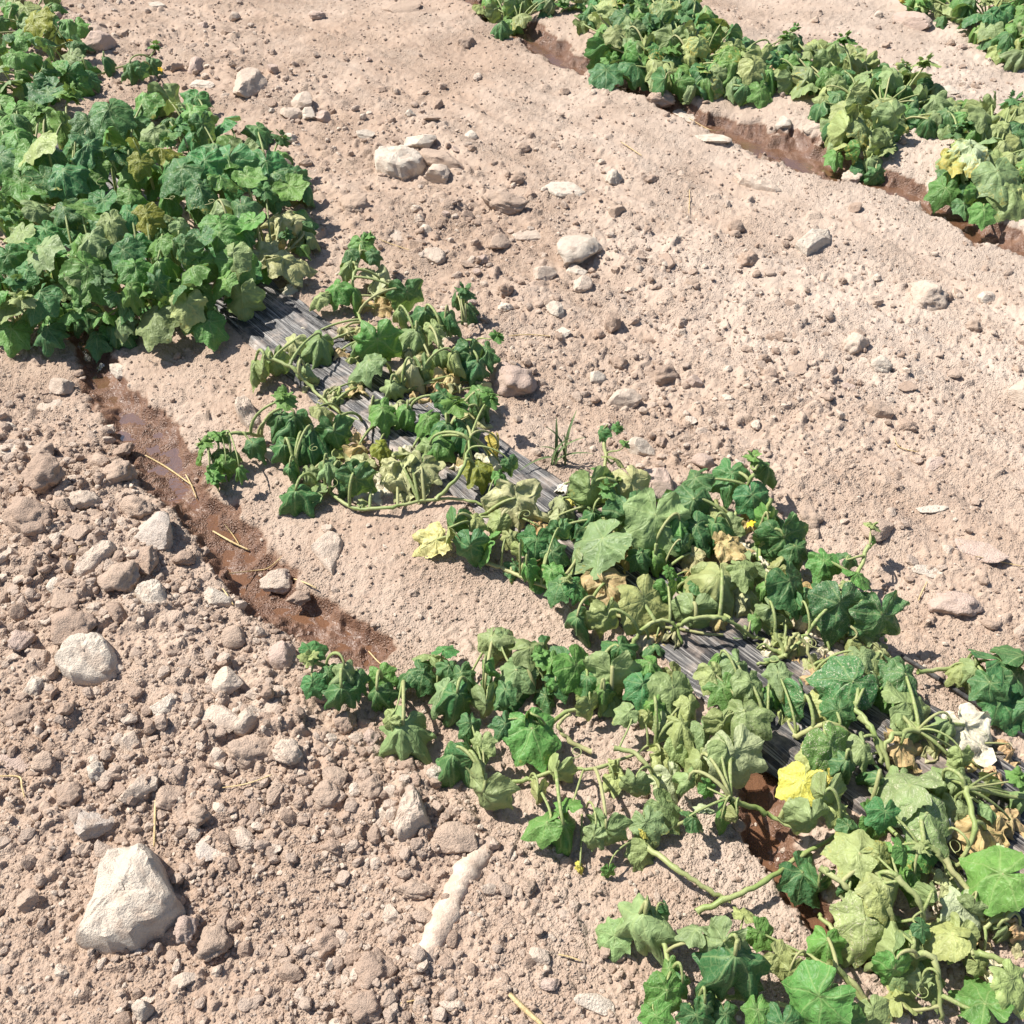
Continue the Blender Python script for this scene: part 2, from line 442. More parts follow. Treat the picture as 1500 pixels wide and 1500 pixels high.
pale = np.clip(sstep(1.45, 2.2, CC) * .8 * sstep(-2.6, -.6, SS + .5 * CC - 1.) + .25 * strip + .3 * noise(XX * 1.3, YY * 1.3, 31) + lane * .35 * noise(SS * 1.6, CC * 12, 17) + .2 * noise(XX * 8, YY * 8, 33), 0, 1)
nr, nc = XX.shape
idx = np.arange(nr * nc).reshape(nr, nc)
Fq = np.stack((idx[:-1, :-1], idx[:-1, 1:], idx[1:, 1:], idx[1:, :-1]), -1).reshape(-1, 4)
ground = link('ground', mesh_np('ground', np.stack((XX, YY, Hh), -1).reshape(-1, 3), Fq, mat=M_SOIL,
                                attrs={'wet': wet.ravel(), 'pale': pale.ravel()}))
tag(ground, kind='structure')

def G(x, y):
    i, j = grid_ij(x, y)
    i = min(max(i, 0), nc - 2); j = min(max(j, 0), nr - 2)
    a, b = int(i), int(j); f, g = i - a, j - b
    return float((Hh[b, a] * (1 - f) + Hh[b, a + 1] * f) * (1 - g) + (Hh[b + 1, a] * (1 - f) + Hh[b + 1, a + 1] * f) * g)
def field(F, x, y):
    i, j = grid_ij(x, y)
    return float(F[min(max(int(j), 0), nr - 1), min(max(int(i), 0), nc - 1)])
def PG(px, py, h=0.0):
    """the point h above the ground that is seen at this pixel"""
    z = 0.
    for _ in range(4):
        p = P(px, py, z + h); z = G(p.x, p.y)
    return P(px, py, z + h), z

# water lying in the furrows
def water_strip(name, pts, wid, level, over=1.25):
    V, F = [], []
    fine = []
    for k in range(len(pts) - 1):
        for q in range(4):
            t = q / 4; fine.append((pts[k].lerp(pts[k + 1], t), wid[k] + (wid[k + 1] - wid[k]) * t))
    fine.append((pts[-1], wid[-1]))
    n = 9
    for k, (p, wd) in enumerate(fine):
        a = fine[max(k - 1, 0)][0]; b = fine[min(k + 1, len(fine) - 1)][0]
        d = (b - a).normalized(); nn = Vector((-d.y, d.x, 0))
        zc = float(base_h(np.array([p.x]), np.array([p.y]))[0]) + level
        for i in range(n):
            q = p + nn * wd * over * (i / (n - 1) * 2 - 1)
            V.append((q.x, q.y, zc))
    for k in range(len(fine) - 1):
        for i in range(n - 1):
            a = k * n + i; F.append((a, a + 1, a + n + 1, a + n))
    return tag(link(name, mesh_np(name, V, F, mat=M_WATER)), kind='structure')
water_strip('water', FUR1, WID1, -.0345, 1.45)
water_strip('water', PUD, WIDP, -.033, 1.15)
water_strip('water', FUR2, WID2, -.036, 1.1)

# ------------------------------------------------------------------ plastic mulch film
def make_film():
    ns, nw = 620, 44
    s = np.linspace(-3.3, 1.3, ns)[:, None] * np.ones((1, nw)); q = np.linspace(0, 1, nw)[None, :] * np.ones((ns, 1))
    l, h = film_edges(s); c = l - .012 + (h - l + .024) * q
    x, y = xy_of(s, c)
    e = np.minimum(c - l, h - c)
    z = base_h(x, y) + .003 + .006 * np.abs(noise(s * 3.3 + c * 4, c * 14, 45)) + .0045 * noise(s * 2.2, c * 60, 41) + .003 * noise(s * 5, c * 130, 42) + .004 * noise(s * 6, c * 9, 43)
    z += -.020 * sstep(.025, -.012, e) + .005 * noise(s * 14, c * 14, 44) * sstep(.08, .0, e)
    idx = np.arange(ns * nw).reshape(ns, nw)
    F = np.stack((idx[:-1, :-1], idx[1:, :-1], idx[1:, 1:], idx[:-1, 1:]), -1).reshape(-1, 4)
    o = link('mulch_film', mesh_np('mulch_film', np.stack((x, y, z), -1).reshape(-1, 3), F, uv=np.stack((s, c), -1).reshape(-1, 2), mat=M_FILM))
    tag(o, 'weathered black plastic mulch film running under the wilted cucumber plants', 'plastic film')
make_film()
def film_z(x, y):
    s, c = sc_of(x, y)
    return float(base_h(np.array([x]), np.array([y]))[0]) + .004

# ------------------------------------------------------------------ stones and clods
def ico(level):
    t = (1 + 5 ** .5) / 2
    V = [(-1, t, 0), (1, t, 0), (-1, -t, 0), (1, -t, 0), (0, -1, t), (0, 1, t), (0, -1, -t), (0, 1, -t), (t, 0, -1), (t, 0, 1), (-t, 0, -1), (-t, 0, 1)]
    F = [(0, 11, 5), (0, 5, 1), (0, 1, 7), (0, 7, 10), (0, 10, 11), (1, 5, 9), (5, 11, 4), (11, 10, 2), (10, 7, 6), (7, 1, 8), (3, 9, 4), (3, 4, 2), (3, 2, 6), (3, 6, 8), (3, 8, 9), (4, 9, 5), (2, 4, 11), (6, 2, 10), (8, 6, 7), (9, 8, 1)]
    V = [Vector(v).normalized() for v in V]
    for _ in range(level):
        mid = {}; nf = []
        def m(a, b):
            k = (min(a, b), max(a, b))
            if k not in mid: V.append((V[a] + V[b]).normalized()); mid[k] = len(V) - 1
            return mid[k]
        for a, b, c in F:
            x, y, z = m(a, b), m(b, c), m(c, a)
            nf += [(a, x, z), (b, y, x), (c, z, y), (x, y, z)]
        F = nf
    return np.array([tuple(v) for v in V]), np.array(F)
ICO = {l: ico(l) for l in (0, 1, 2, 3, 4)}

def n3(p, f, seed):
    return (noise(p[:, 0] * f + 3.1 * seed, p[:, 1] * f + 1.7, seed) + noise(p[:, 1] * f + 9.2, p[:, 2] * f + 2.3 * seed, seed + 1) + noise(p[:, 2] * f + 5.5, p[:, 0] * f, seed + 2)) / 2

def rock_shape(level, kind, seed):
    """kind 'stone' = broken facets, 'clod' = crumbly lump, 'flat' = slab"""
    rs = np.random.RandomState(seed)
    D, F = ICO[level]
    n = 11 if kind != 'clod' else 16
    N = rs.normal(size=(n, 3)); N /= np.linalg.norm(N, axis=1)[:, None]
    hh = rs.uniform(.62, 1., n) if kind != 'clod' else rs.uniform(.78, 1., n)
    dots = D @ N.T
    rr = np.where(dots > .05, hh[None] / np.maximum(dots, .05), 9)
    r = np.minimum(rr.min(1), 1.25)
    p = D * r[:, None]
    if kind == 'clod':
        r = r * (1 + .20 * n3(D, 2.3, seed % 50) + .15 * n3(D, 5.0, seed % 37) + .08 * n3(D, 10, seed % 31))
    else:
        r = r * (1 + .09 * n3(D, 2.2, seed % 50) + .06 * n3(D, 6, seed % 37) + .025 * n3(D, 14, seed % 29))
    p = D * r[:, None]
    if kind == 'flat': p[:, 2] = np.clip(p[:, 2], -.8, .55 + .10 * n3(p, 2, seed % 23))
    return p, F

PAL = {'white': (.63, .545, .45), 'pale': (.60, .49, .395), 'tan': (.485, .368, .285), 'brown': (.435, .322, .248), 'grey': (.54, .465, .40), 'pink': (.54, .415, .345)}
def put_stone(px, py, wpx, hpx, ang, kind, colr, level=3, sink=.3, tall=None, seed=None, name=None, me=None, jit=.06):
    """a stone seen at this pixel; wpx, hpx its size in the photograph, ang the image angle of its long side"""
    p, z = PG(px, py)
    d = depth_at(p); m = d / FPX
    el = math.sin(math.atan2(CAM_H, p.y))
    a = rad(ang)
    sx = wpx * m * .5; 
    sy = hpx * m * .5 / (.35 + .65 * el)
    sz = tall * m if tall else min(sx, sy) * (.75 if kind != 'flat' else .32)
    seed = seed or int(abs(px * 13 + py * 7)) % 9973
    if me is None:
        V, F = rock_shape(level, kind, seed)
        me = mesh_np('stone', V, F, mat=M_STONE, smooth=(kind == 'clod' or level >= 3))
        if kind != 'clod':
            try: me.set_sharp_from_angle(angle=rad(28))
            except Exception: pass
    o = link(name or ('clod' if kind == 'clod' else 'stone'), me)
    o.rotation_euler = (R.uniform(-.12, .12), R.uniform(-.12, .12), a)
    o.scale = (sx * 1.06, sy * 1.06, sz)
    o.location = (p.x, p.y + sy * .15, z + sz * (1 - 2 * sink) * .9)
    c = PAL[colr]; k = 1 + R.uniform(-jit, jit)
    o.color = (c[0] * k, c[1] * k, c[2] * k, 1)
    return o

# px, py, width, height, angle, kind, colour, label
STONES = [
 (192, 1303, 150, 150, 42, 'stone', 'white', 'big white angular rock in the lower left, the largest stone in the field'),
 (125, 961, 92, 60, 0, 'stone', 'white', 'smooth white rock lying just below a brown clod'),
 (106, 926, 64, 46, 10, 'clod', 'brown', 'brown soil clod touching the top of a smooth white rock'),
 (229, 790, 56, 58, 60, 'stone', 'grey', 'pointed grey and white rock standing beside the water furrow'),
 (138, 816, 68, 34, 40, 'stone', 'pale', 'long rounded pale stone lying slantwise among clods'),
 (178, 851, 50, 42, 20, 'clod', 'tan', 'round tan clod between the long pale stone and a white faceted stone'),
 (221, 870, 48, 44, 0, 'stone', 'white', 'white faceted stone to the right of a round tan clod'),
 (318, 881, 38, 26, -30, 'stone', 'white', 'small white wedge stone with straws at the edge of the wet furrow'),
 (408, 856, 44, 32, 0, 'clod', 'pale', 'pale muddy lump standing in the middle of the wet furrow'),
 (46, 766, 66, 50, 0, 'clod', 'brown', 'large flattish brown clod near the left edge of the stony ground'),
 (362, 601, 36, 44, -50, 'stone', 'pale', 'blocky pale stone left of the wilted vine with a dark shaded side'),
 (401, 670, 24, 44, 80, 'stone', 'white', 'narrow white stone half hidden by dark hanging leaves'),
 (481, 805, 48, 62, 70, 'flat', 'pale', 'flat pale slab lying alone on fine soil below the long vine'),
 (178, 546, 26, 32, 70, 'stone', 'white', 'upright white stone at the bank of the yellowish top of the furrow'),
 (91, 567, 32, 20, -10, 'stone', 'pale', 'pale wedge stone left of the upper end of the furrow'),
 (74, 596, 34, 18, -8, 'flat', 'pale', 'thin pale flat stone below a pale wedge stone'),
 (18, 659, 52, 17, 4, 'flat', 'white', 'white flat slab cut off by the left edge of the picture'),
 (160, 630, 20, 12, -10, 'stone', 'pale', 'small pale stone lying in the water of the furrow'),
 (181, 662, 24, 20, 0, 'clod', 'brown', 'brown clod on the left lip of the wet furrow'),
 (146, 681, 34, 26, 0, 'stone', 'tan', 'wedge shaped tan clod with a sharp shadow near the furrow bend'),
 (171, 698, 44, 34, 30, 'clod', 'tan', 'tan clod with a deep dark shadow beside the furrow bend'),
 (66, 700, 52, 40, 10, 'clod', 'brown', 'wide brown clod above the large flattish one on the left'),
 (14, 812, 32, 26, 20, 'stone', 'pale', 'pale squarish stone at the left edge beside gravelly soil'),
 (110, 809, 34, 18, 0, 'flat', 'tan', 'flat tan chip left of the long rounded pale stone'),
 (120, 735, 34, 26, -20, 'clod', 'pale', 'pale clod in a pair above the long rounded stone'),
 (62, 690 - 25, 30, 24, 0, 'clod', 'tan', 'small round tan clod beside the white slab on the left edge'),
 (327, 1057, 34, 56, 62, 'stone', 'pale', 'tall pale stone tapering upward in the stony ground'),
 (364, 1058, 40, 36, 20, 'stone', 'pale', 'rounded pale stone just right of the tall tapering one'),
 (242, 1038, 36, 30, 0, 'stone', 'white', 'white rounded stone with grey shaded side'),
 (190, 1091, 40, 38, 30, 'stone', 'pale', 'pale stone with a notched top above the heart shaped one'),
 (200, 1164, 40, 42, -60, 'stone', 'pale', 'heart shaped pale stone beside a straw tuft'),
 (132, 1210, 54, 42, -10, 'stone', 'grey', 'grey angular stone above the big white rock'),
 (102, 1168, 38, 30, 0, 'clod', 'brown', 'dark brown clod up and left of a grey angular stone'),
 (310, 1246, 52, 36, -40, 'flat', 'grey', 'smooth grey flat stone right of the big white rock'),
 (356, 1236, 28, 44, 70, 'clod', 'pale', 'pale lump standing beside the smooth grey flat stone'),
 (399, 1241, 34, 18, 15, 'flat', 'white', 'thin bright triangular chip on bare soil'),
 (29, 1052, 40, 30, 40, 'clod', 'brown', 'brown tilted clod near the left edge with a dark shadow'),
 (17, 1119, 52, 32, 0, 'flat', 'pink', 'flat pinkish block cut off at the left edge'),
 (62, 1120, 32, 24, 10, 'clod', 'tan', 'tan clod next to the flat pinkish block'),
 (386, 1015, 50, 26, 0, 'flat', 'pale', 'flat rectangular pale stone left of the drooping limb'),
 (390, 1040, 42, 28, -20, 'flat', 'pale', 'slanted flat stone directly below a rectangular pale one'),
 (362, 1104, 56, 42, 10, 'clod', 'tan', 'big crumbly tan clod in the middle of the stony ground'),
 (423, 1107, 38, 30, 0, 'clod', 'pale', 'pale clod right of the big crumbly tan one'),
 (605, 1182, 54, 54, -30, 'stone', 'pale', 'pale block with a flat bright top below the drooping leaves'),
 (568, 1190, 20, 32, -50, 'flat', 'white', 'thin white flake between two clods'),
 (492, 1146, 30, 36, 60, 'stone', 'tan', 'tan stone standing in a heap of clods'),
 (478, 1180 - 15, 42, 36, 10, 'clod', 'tan', 'tan clod at the foot of a standing stone'),
 (572, 1345, 28, 28, 10, 'stone', 'pale', 'squarish pale stone left of the bleached stick'),
 (605, 1308, 26, 44, 80, 'clod', 'tan', 'tall tan clod beside the upper half of the bleached stick'),
 (620, 1345, 22, 30, 70, 'clod', 'tan', 'small tan clod leaning on the bleached stick'),
 (545, 1428, 58, 50, 10, 'clod', 'brown', 'big brown clod at the bottom edge of the stony ground'),
 (536, 1474, 46, 38, -10, 'clod', 'brown', 'brown clod below the big one at the bottom edge'),
 (660, 1475, 16, 38, 85, 'stone', 'pale', 'slim upright pale stone at the bottom edge'),
 (790, 1405, 34, 28, 30, 'stone', 'pale', 'pale angular stone right of the lower end of the stick'),
 (804, 1442, 20, 30, 80, 'stone', 'pink', 'small upright pinkish stone on the bottom soil'),
 (873, 1476, 24, 50, 84, 'stone', 'white', 'tall white splinter of stone at the bottom edge'),
 (268, 1440, 34, 22, 20, 'stone', 'pale', 'small pale stone near the bottom edge below the big rock'),
 (208, 1484, 28, 28, 60, 'stone', 'white', 'small white stone at the very bottom left'),
 (577, 226, 66, 46, -4, 'stone', 'white', 'wide white cracked rock in the upper middle'),
 (614, 212, 40, 22, 0, 'stone', 'white', 'white rock piece leaning behind the wide cracked one'),
 (648, 240, 34, 38, 60, 'stone', 'tan', 'tan rock right of the wide cracked white one'),
 (641, 262, 42, 28, -35, 'stone', 'pale', 'slanted pale rock below a tan rock'),
 (740, 300, 32, 42, 70, 'clod', 'tan', 'upright crumbly clod with a dark right side in the lane'),
 (849, 372, 54, 52, -30, 'stone', 'white', 'large pale pyramid shaped rock in the bare lane'),
 (776, 346, 42, 20, 0, 'flat', 'pale', 'flat pale stone left of the pyramid shaped rock'),
 (731, 358, 24, 20, -40, 'stone', 'tan', 'tan chip left of a flat pale stone in the lane'),
 (795, 408, 32, 20, 20, 'stone', 'pale', 'wedge stone below and left of the pyramid shaped rock'),
 (845, 399, 24, 14, 0, 'stone', 'white', 'small bright stone at the foot of the pyramid shaped rock'),
 (852, 418, 24, 20, -20, 'stone', 'pale', 'pale stone second below the pyramid shaped rock'),
 (813, 457, 24, 24, 30, 'stone', 'white', 'white pebble standing alone in the lower lane'),
 (822, 489, 26, 18, 0, 'flat', 'white', 'flat white chip next to a dry stalk'),
 (825, 277, 64, 22, -12, 'flat', 'white', 'flat white stone sunk level with the lane'),
 (1112, 266, 74, 24, -14, 'flat', 'pale', 'long flat pale slab below the far water furrow'),
 (1195, 349, 54, 28, 18, 'flat', 'white', 'tilted white slab casting a dark shadow on the right lane'),
 (1337, 36, 34, 28, 30, 'stone', 'pink', 'pinkish angular stone near the farthest plants'),
 (1010, 174, 40, 20, -10, 'flat', 'white', 'flat white stone at the near bank of the far furrow'),
 (1042, 206, 44, 18, -25, 'flat', 'white', 'pale slab partly buried under the near bank of the far furrow'),
 (361, 134, 48, 44, 0, 'stone', 'pale', 'pale rock with a brown right side behind the leafy bush'),
 (441, 154, 30, 22, 0, 'stone', 'pale', 'rounded pale stone at the top of a group of three'),
 (428, 169, 28, 18, 0, 'stone', 'pale', 'left stone in the group of three above the bush'),
 (452, 171, 22, 18, 0, 'stone', 'white', 'right stone in the group of three above the bush'),
 (288, 102, 26, 20, 0, 'stone', 'pink', 'squat pinkish stone above a flat bright one'),
 (297, 125, 36, 16, -6, 'flat', 'white', 'flat bright stone below a squat pinkish stone'),
 (230, 10, 26, 16, -10, 'flat', 'white', 'small white stone at the top edge right of the corner plant'),
 (140, 70, 40, 26, -20, 'stone', 'pink', 'smooth pinkish stone beside the corner plant'),
 (520, 306, 38, 30, 0, 'clod', 'tan', 'rounded tan clod right of the leafy bush'),
 (578, 346, 28, 16, -40, 'flat', 'pale', 'small slanted flat stone above the wilted vine tip'),
 (634, 380, 30, 22, 10, 'stone', 'pale', 'pale stone in the lane right of the upright shoot'),
 (590, 12, 64, 20, -6, 'flat', 'tan', 'long tan slab at the top edge of the lane'),
 (1358, 436, 44, 36, 0, 'clod', 'pale', 'pale crumbly clod in the right lane'),
 (915, 592, 44, 28, 0, 'stone', 'pale', 'pale stone with dark right side above the grass weed'),
 (962, 710, 58, 56, -20, 'flat', 'pink', 'flat pinkish slab behind the round leaf'),
 (1291, 779, 46, 28, 10, 'stone', 'tan', 'tan rock with dark underside beside a pale shoot'),
 (1186, 765, 40, 30, 0, 'clod', 'tan', 'clod in shadow behind the dark upright shoots'),
 (1356, 837, 48, 20, -4, 'flat', 'white', 'flat pale parallelogram stone on the right lane'),
 (1361, 746, 40, 13, 0, 'flat', 'white', 'thin white chip high on the right lane'),
 (1395, 890, 56, 36, -10, 'clod', 'pink', 'pinkish lump with a dark edge above the right edge vine'),
 (1432, 812, 40, 62, 75, 'flat', 'pink', 'tall flat pinkish facet set in the right lane'),
 (1494, 580, 34, 40, 0, 'stone', 'pale', 'pale stone cut off by the right edge'),
 (752, 566, 58, 44, -20, 'clod', 'pink', 'large pinkish clod right of the wilted vine'),
 (1385, 135, 34, 16, 0, 'flat', 'white', 'white flat stone beyond the far row of plants'),
 (1190, 192, 26, 14, 0, 'stone', 'pale', 'pale stone on the far bank above the far furrow'),
 (1148, 184, 22, 14, 0, 'stone', 'white', 'small pale stone second on the far bank'),
 (1248, 262, 28, 22, 0, 'clod', 'pale', 'grey clod between two clumps at the far furrow edge'),
 (970, 148, 34, 20, 0, 'clod', 'tan', 'tan clod below the far row of plants with dark shadow'),
 (440, 905 - 28, 30, 18, 20, 'clod', 'brown', 'wet brown lump at the right bank of the furrow'),
 (270, 800 + 20, 30, 20, 0, 'clod', 'brown', 'brown clod touching the pointed grey rock'),
]
# outlines of the stones whose shape can be read; (height in m, tilt to the right, tilt away)
OUTLINE = {
 (192, 1303): (.066, .02, -.05, ((160,1243),(190,1236),(218,1240),(232,1258),(243,1285),(250,1300),(262,1318),(258,1340),(235,1358),(212,1362),(195,1378),(160,1382),(125,1378),(112,1375),(120,1352),(135,1325),(142,1290),(147,1262))),
 (125, 961): (.042, -.05, .1, ((80,966),(95,950),(108,935),(125,931),(150,931),(163,945),(170,965),(165,980),(155,988),(130,990),(105,988),(88,978))),
 (221, 870): (.030, -.1, .1, ((198,868),(205,857),(232,848),(240,858),(244,878),(238,888),(222,890),(207,882))),
 (138, 816): (.026, 0, .1, ((107,835),(112,825),(130,808),(152,793),(165,793),(168,802),(155,817),(135,832),(118,840))),
 (481, 805): (.022, -.1, .0, ((456,803),(468,790),(483,778),(498,782),(503,795),(496,815),(487,838),(478,830),(467,815))),
 (577, 226): (.050, 0, -.15, ((549,222),(556,210),(590,206),(610,214),(622,232),(615,240),(590,248),(570,247),(552,238))),
 (962, 710): (.040, 0, .1, ((940,690),(975,686),(985,695),(990,722),(965,740),(945,745),(935,715))),
 (362, 601): (.040, -.3, .1, ((347,592),(360,581),(370,590),(381,608),(380,615),(365,621),(352,612),(346,600))),
 (1195, 349): (.030, -.15, .1, ((1167,356),(1190,340),(1216,334),(1219,348),(1200,358),(1185,366))),
 (1112, 266): (.034, 0, 0, ((1076,256),(1095,257),(1130,263),(1147,277),(1138,280),(1110,274),(1085,266))),
 (825, 277): (.012, 0, 0, ((797,273),(808,266),(840,268),(857,280),(850,286),(815,284))),
 (605, 1182): (.036, 0, .2, ((588,1178),(595,1164),(615,1161),(622,1180),(628,1200),(615,1207),(602,1220),(585,1225),(577,1210))),
}
def outline_stone(key, colr, name):
    h, tx, ty, pix = OUTLINE[key]
    c0, zg = PG(*key)
    zg -= .004
    q = [P(a, b, zg + h * .55) for a, b in pix]
    cx = sum(v.x for v in q) / len(q); cy = sum(v.y for v in q) / len(q)
    n = 56; m = len(q); pts = []
    cum = [0]
    for i in range(m): cum.append(cum[-1] + (q[(i + 1) % m] - q[i]).length)
    for k in range(n):
        d = cum[-1] * k / n; i = max(j for j in range(m) if cum[j] <= d)
        t = (d - cum[i]) / (cum[i + 1] - cum[i]); v = q[i].lerp(q[(i + 1) % m], t)
        pts.append((v.x - cx, v.y - cy))
    pts = np.array(pts); size = np.abs(pts).max(); sd = key[0] % 40
    V = []
    rings = ((1.02, -.45), (1.05, .10), (1.02, .45), (.98, .72), (.93, .90), (.85, 1.0), (.74, 1.03), (.61, 1.05), (.47, 1.05), (.33, 1.05), (.19, 1.05), (.07, 1.05))
    rs = np.random.RandomState(key[0] + key[1]); pl = [(rs.uniform(.86, 1.15), rs.normal() * .34, rs.normal() * .34) for _ in range(7)]
    for (sc, zz) in rings:
        p = pts * sc
        f = 1 / size
        z = h * zz + (p[:, 0] * tx + p[:, 1] * ty) * max(zz, 0)
        fac = np.min([a + b * p[:, 0] * f + c * p[:, 1] * f for a, b, c in pl], 0)
        z = z + h * max(zz, 0) * (np.clip(fac, .66, 1.05) - 1 + .10 * noise(p[:, 0] * f * 1.6 + sd, p[:, 1] * f * 1.6, sd) + .09 * noise(p[:, 0] * f * 4 + sd, p[:, 1] * f * 4, sd + 3) + .035 * noise(p[:, 0] * f * 11, p[:, 1] * f * 11 + sd, sd + 5))
        r = 1 + .05 * noise(p[:, 0] * f * 3 + zz * 3, p[:, 1] * f * 3 + sd, sd + 1) + .03 * noise(p[:, 0] * f * 8 + zz * 5, p[:, 1] * f * 8 + sd, sd + 2)
        V.append(np.stack((p[:, 0] * r - .10 * h * max(zz, 0), p[:, 1] * r + .06 * h * max(zz, 0), z), -1))
    V = np.concatenate(V + [np.array([[0, 0, float(V[-1][:, 2].mean())]])])
    F = []
    for k in range(len(rings) - 1):
        for i in range(n):
            a, b = k * n + i, k * n + (i + 1) % n
            F += [(a, b, b + n), (a, b + n, a + n)]
    k = (len(rings) - 1) * n
    for i in range(n): F.append((k + i, k + (i + 1) % n, len(V) - 1))
    area = sum(pts[i][0] * pts[(i + 1) % n][1] - pts[(i + 1) % n][0] * pts[i][1] for i in range(n))
    F = np.array(F)
    if area < 0: F = F[:, ::-1]
    me = mesh_np(name, V, F, mat=M_STONE)
    try: me.set_sharp_from_angle(angle=rad(20))
    except Exception: pass
    o = link(name, me); o.location = (cx, cy, zg)
    o.color = (*PAL[colr], 1)
    return o, size

occupied = []
for (px, py, wp, hp, an, kd, cl, lab) in STONES:
    if (px, py) in OUTLINE:
        o, sz = outline_stone((px, py), cl, 'stone'); tag(o, lab, 'stone')
        occupied.append((o.location.x, o.location.y, sz)); continue
    big = wp > 70
    o = put_stone(px, py, wp, hp, an, kd, cl, level=4 if big else 3, sink=.42 if kd != 'flat' else .34,
                  tall={'big': None}.get(lab, 62 if wp == 150 else None))
    tag(o, lab, 'clod' if kd == 'clod' else 'stone')
    occupied.append((o.location.x, o.location.y, max(o.scale.x, o.scale.y)))

# repeats: clods one can still pick out, sharing a few shapes
GEN = []
for k in range(14):
    kd = ('clod', 'stone', 'clod', 'flat', 'stone', 'clod', 'stone')[k % 7]
    V, F = rock_shape(3, kd, 600 + k * 17)
    me = mesh_np('clod', V, F, mat=M_STONE, smooth=True)
    if kd != 'clod':
        try: me.set_sharp_from_angle(angle=rad(32))
        except Exception: pass
    GEN.append((kd, me))
REG = {
 'left': ('dusty clod or stone in the stony ground left of the near water furrow', 'clods in the stony ground'),
 'lane': ('dusty clod or stone lying in the bare lane between the near and far rows', 'clods in the bare lane'),
 'far': ('dusty clod or stone on the bare ground beyond the far row', 'clods beyond the far row'),
 'strip': ('dusty clod on the fine soil beside the plastic film', 'clods beside the film'),
}
def region(x, y):
    s, c = sc_of(x, y)
    return 'left' if c < .62 else 'strip' if c < 1.3 else 'lane' if c < 2.85 else 'far'
LAND = [(192, 1303, 'the big white rock'), (125, 961, 'the smooth white rock'), (229, 790, 'the pointed grey rock'), (138, 816, 'the long rounded stone'), (221, 870, 'the white faceted stone'), (408, 856, 'the muddy lump in the furrow'),
 (46, 766, 'the large flattish brown clod'), (481, 805, 'the lone pale slab'), (18, 659, 'the white slab at the left edge'), (327, 1057, 'the tall tapering stone'), (242, 1038, 'the white rounded stone'), (200, 1164, 'the heart shaped stone'), (132, 1210, 'the grey angular stone'), (310, 1246, 'the grey flat stone'),
 (17, 1119, 'the pinkish block'), (362, 1104, 'the big crumbly clod'), (605, 1182, 'the bright topped block'), (572, 1345, 'the squarish stone'), (660, 1330, 'the bleached stick'), (545, 1428, 'the big bottom clod'), (873, 1476, 'the white stone splinter'), (208, 1484, 'the bottom left white stone'),
 (577, 226, 'the cracked white rock'), (740, 300, 'the upright crumbly clod'), (849, 372, 'the pyramid shaped rock'), (731, 358, 'the tan chip'), (813, 457, 'the lone white pebble'), (825, 277, 'the sunken flat stone'), (1112, 266, 'the long flat slab'), (1195, 349, 'the tilted white slab'), (1337, 36, 'the farthest pinkish stone'),
 (361, 134, 'the rock behind the bush'), (441, 154, 'the group of three stones'), (230, 10, 'the small stone at the top edge'), (520, 306, 'the rounded clod by the bush'), (590, 12, 'the long tan slab'), (1358, 436, 'the crumbly right lane clod'), (915, 592, 'the stone above the grass weed'), (752, 566, 'the large pinkish clod'),
 (1291, 779, 'the tan rock by the pale shoot'), (1356, 837, 'the pale parallelogram stone'), (1361, 746, 'the thin white chip'), (1494, 580, 'the pale stone at the right edge'), (1010, 174, 'the flat stone by the far furrow')]
CW = {'white': 'whitish', 'pale': 'pale', 'tan': 'tan', 'brown': 'brown', 'pink': 'pinkish', 'grey': 'grey'}
used_labels = set()
def to_px(x, y, z=0.):
    dz = z - CAM_H
    dep = y * math.cos(PITCH) - dz * math.sin(PITCH); up = y * math.sin(PITCH) + dz * math.cos(PITCH)
    return 750 + FPX * x / dep, 750 - FPX * up / dep
def rel(px, py, a, b):
    ang = math.degrees(math.atan2(b - py, px - a)) % 360
    return ('right of', 'above and right of', 'above', 'above and left of', 'left of', 'below and left of', 'below', 'below and right of')[int((ang + 22.5) // 45) % 8]
def gen_label(o, x, y, kd, cn):
    px, py = to_px(x, y)
    big = max(o.scale.x, o.scale.y) > .022
    noun = {'clod': 'crumbly clod', 'stone': 'angular stone', 'flat': 'flat stone'}[kd]
    ra = o.scale.x / o.scale.y
    shape = 'long ' if ra > 1.3 else 'short ' if ra < .95 else ''
    adj = ('larger ' if big else 'small ') + CW[cn]
    adj2 = ('larger ' if big else 'small ') + shape + CW[cn]
    near = sorted(LAND, key=lambda q: (q[0] - px) ** 2 + (q[1] - py) ** 2)[:5]
    cand = []
    for ad in (adj, adj2):
        for (a, b, nm) in near[:3]:
            d = math.hypot(a - px, b - py)
            cand.append('%s %s %s %s %s' % (ad, noun, 'close' if d < 60 else 'some way' if d < 150 else 'well', rel(px, py, a, b), nm))
    for ad in (adj, adj2):
        for i in range(1, 5):
            cand.append('%s %s %s %s towards %s' % (ad, noun, rel(px, py, near[0][0], near[0][1]), near[0][2], near[i][2]))
    cand = [l for l in cand if len(l.split()) <= 16]
    for l in cand:
        if l not in used_labels: used_labels.add(l); return l
    return cand[0]
n_gen = 0; tries = 0
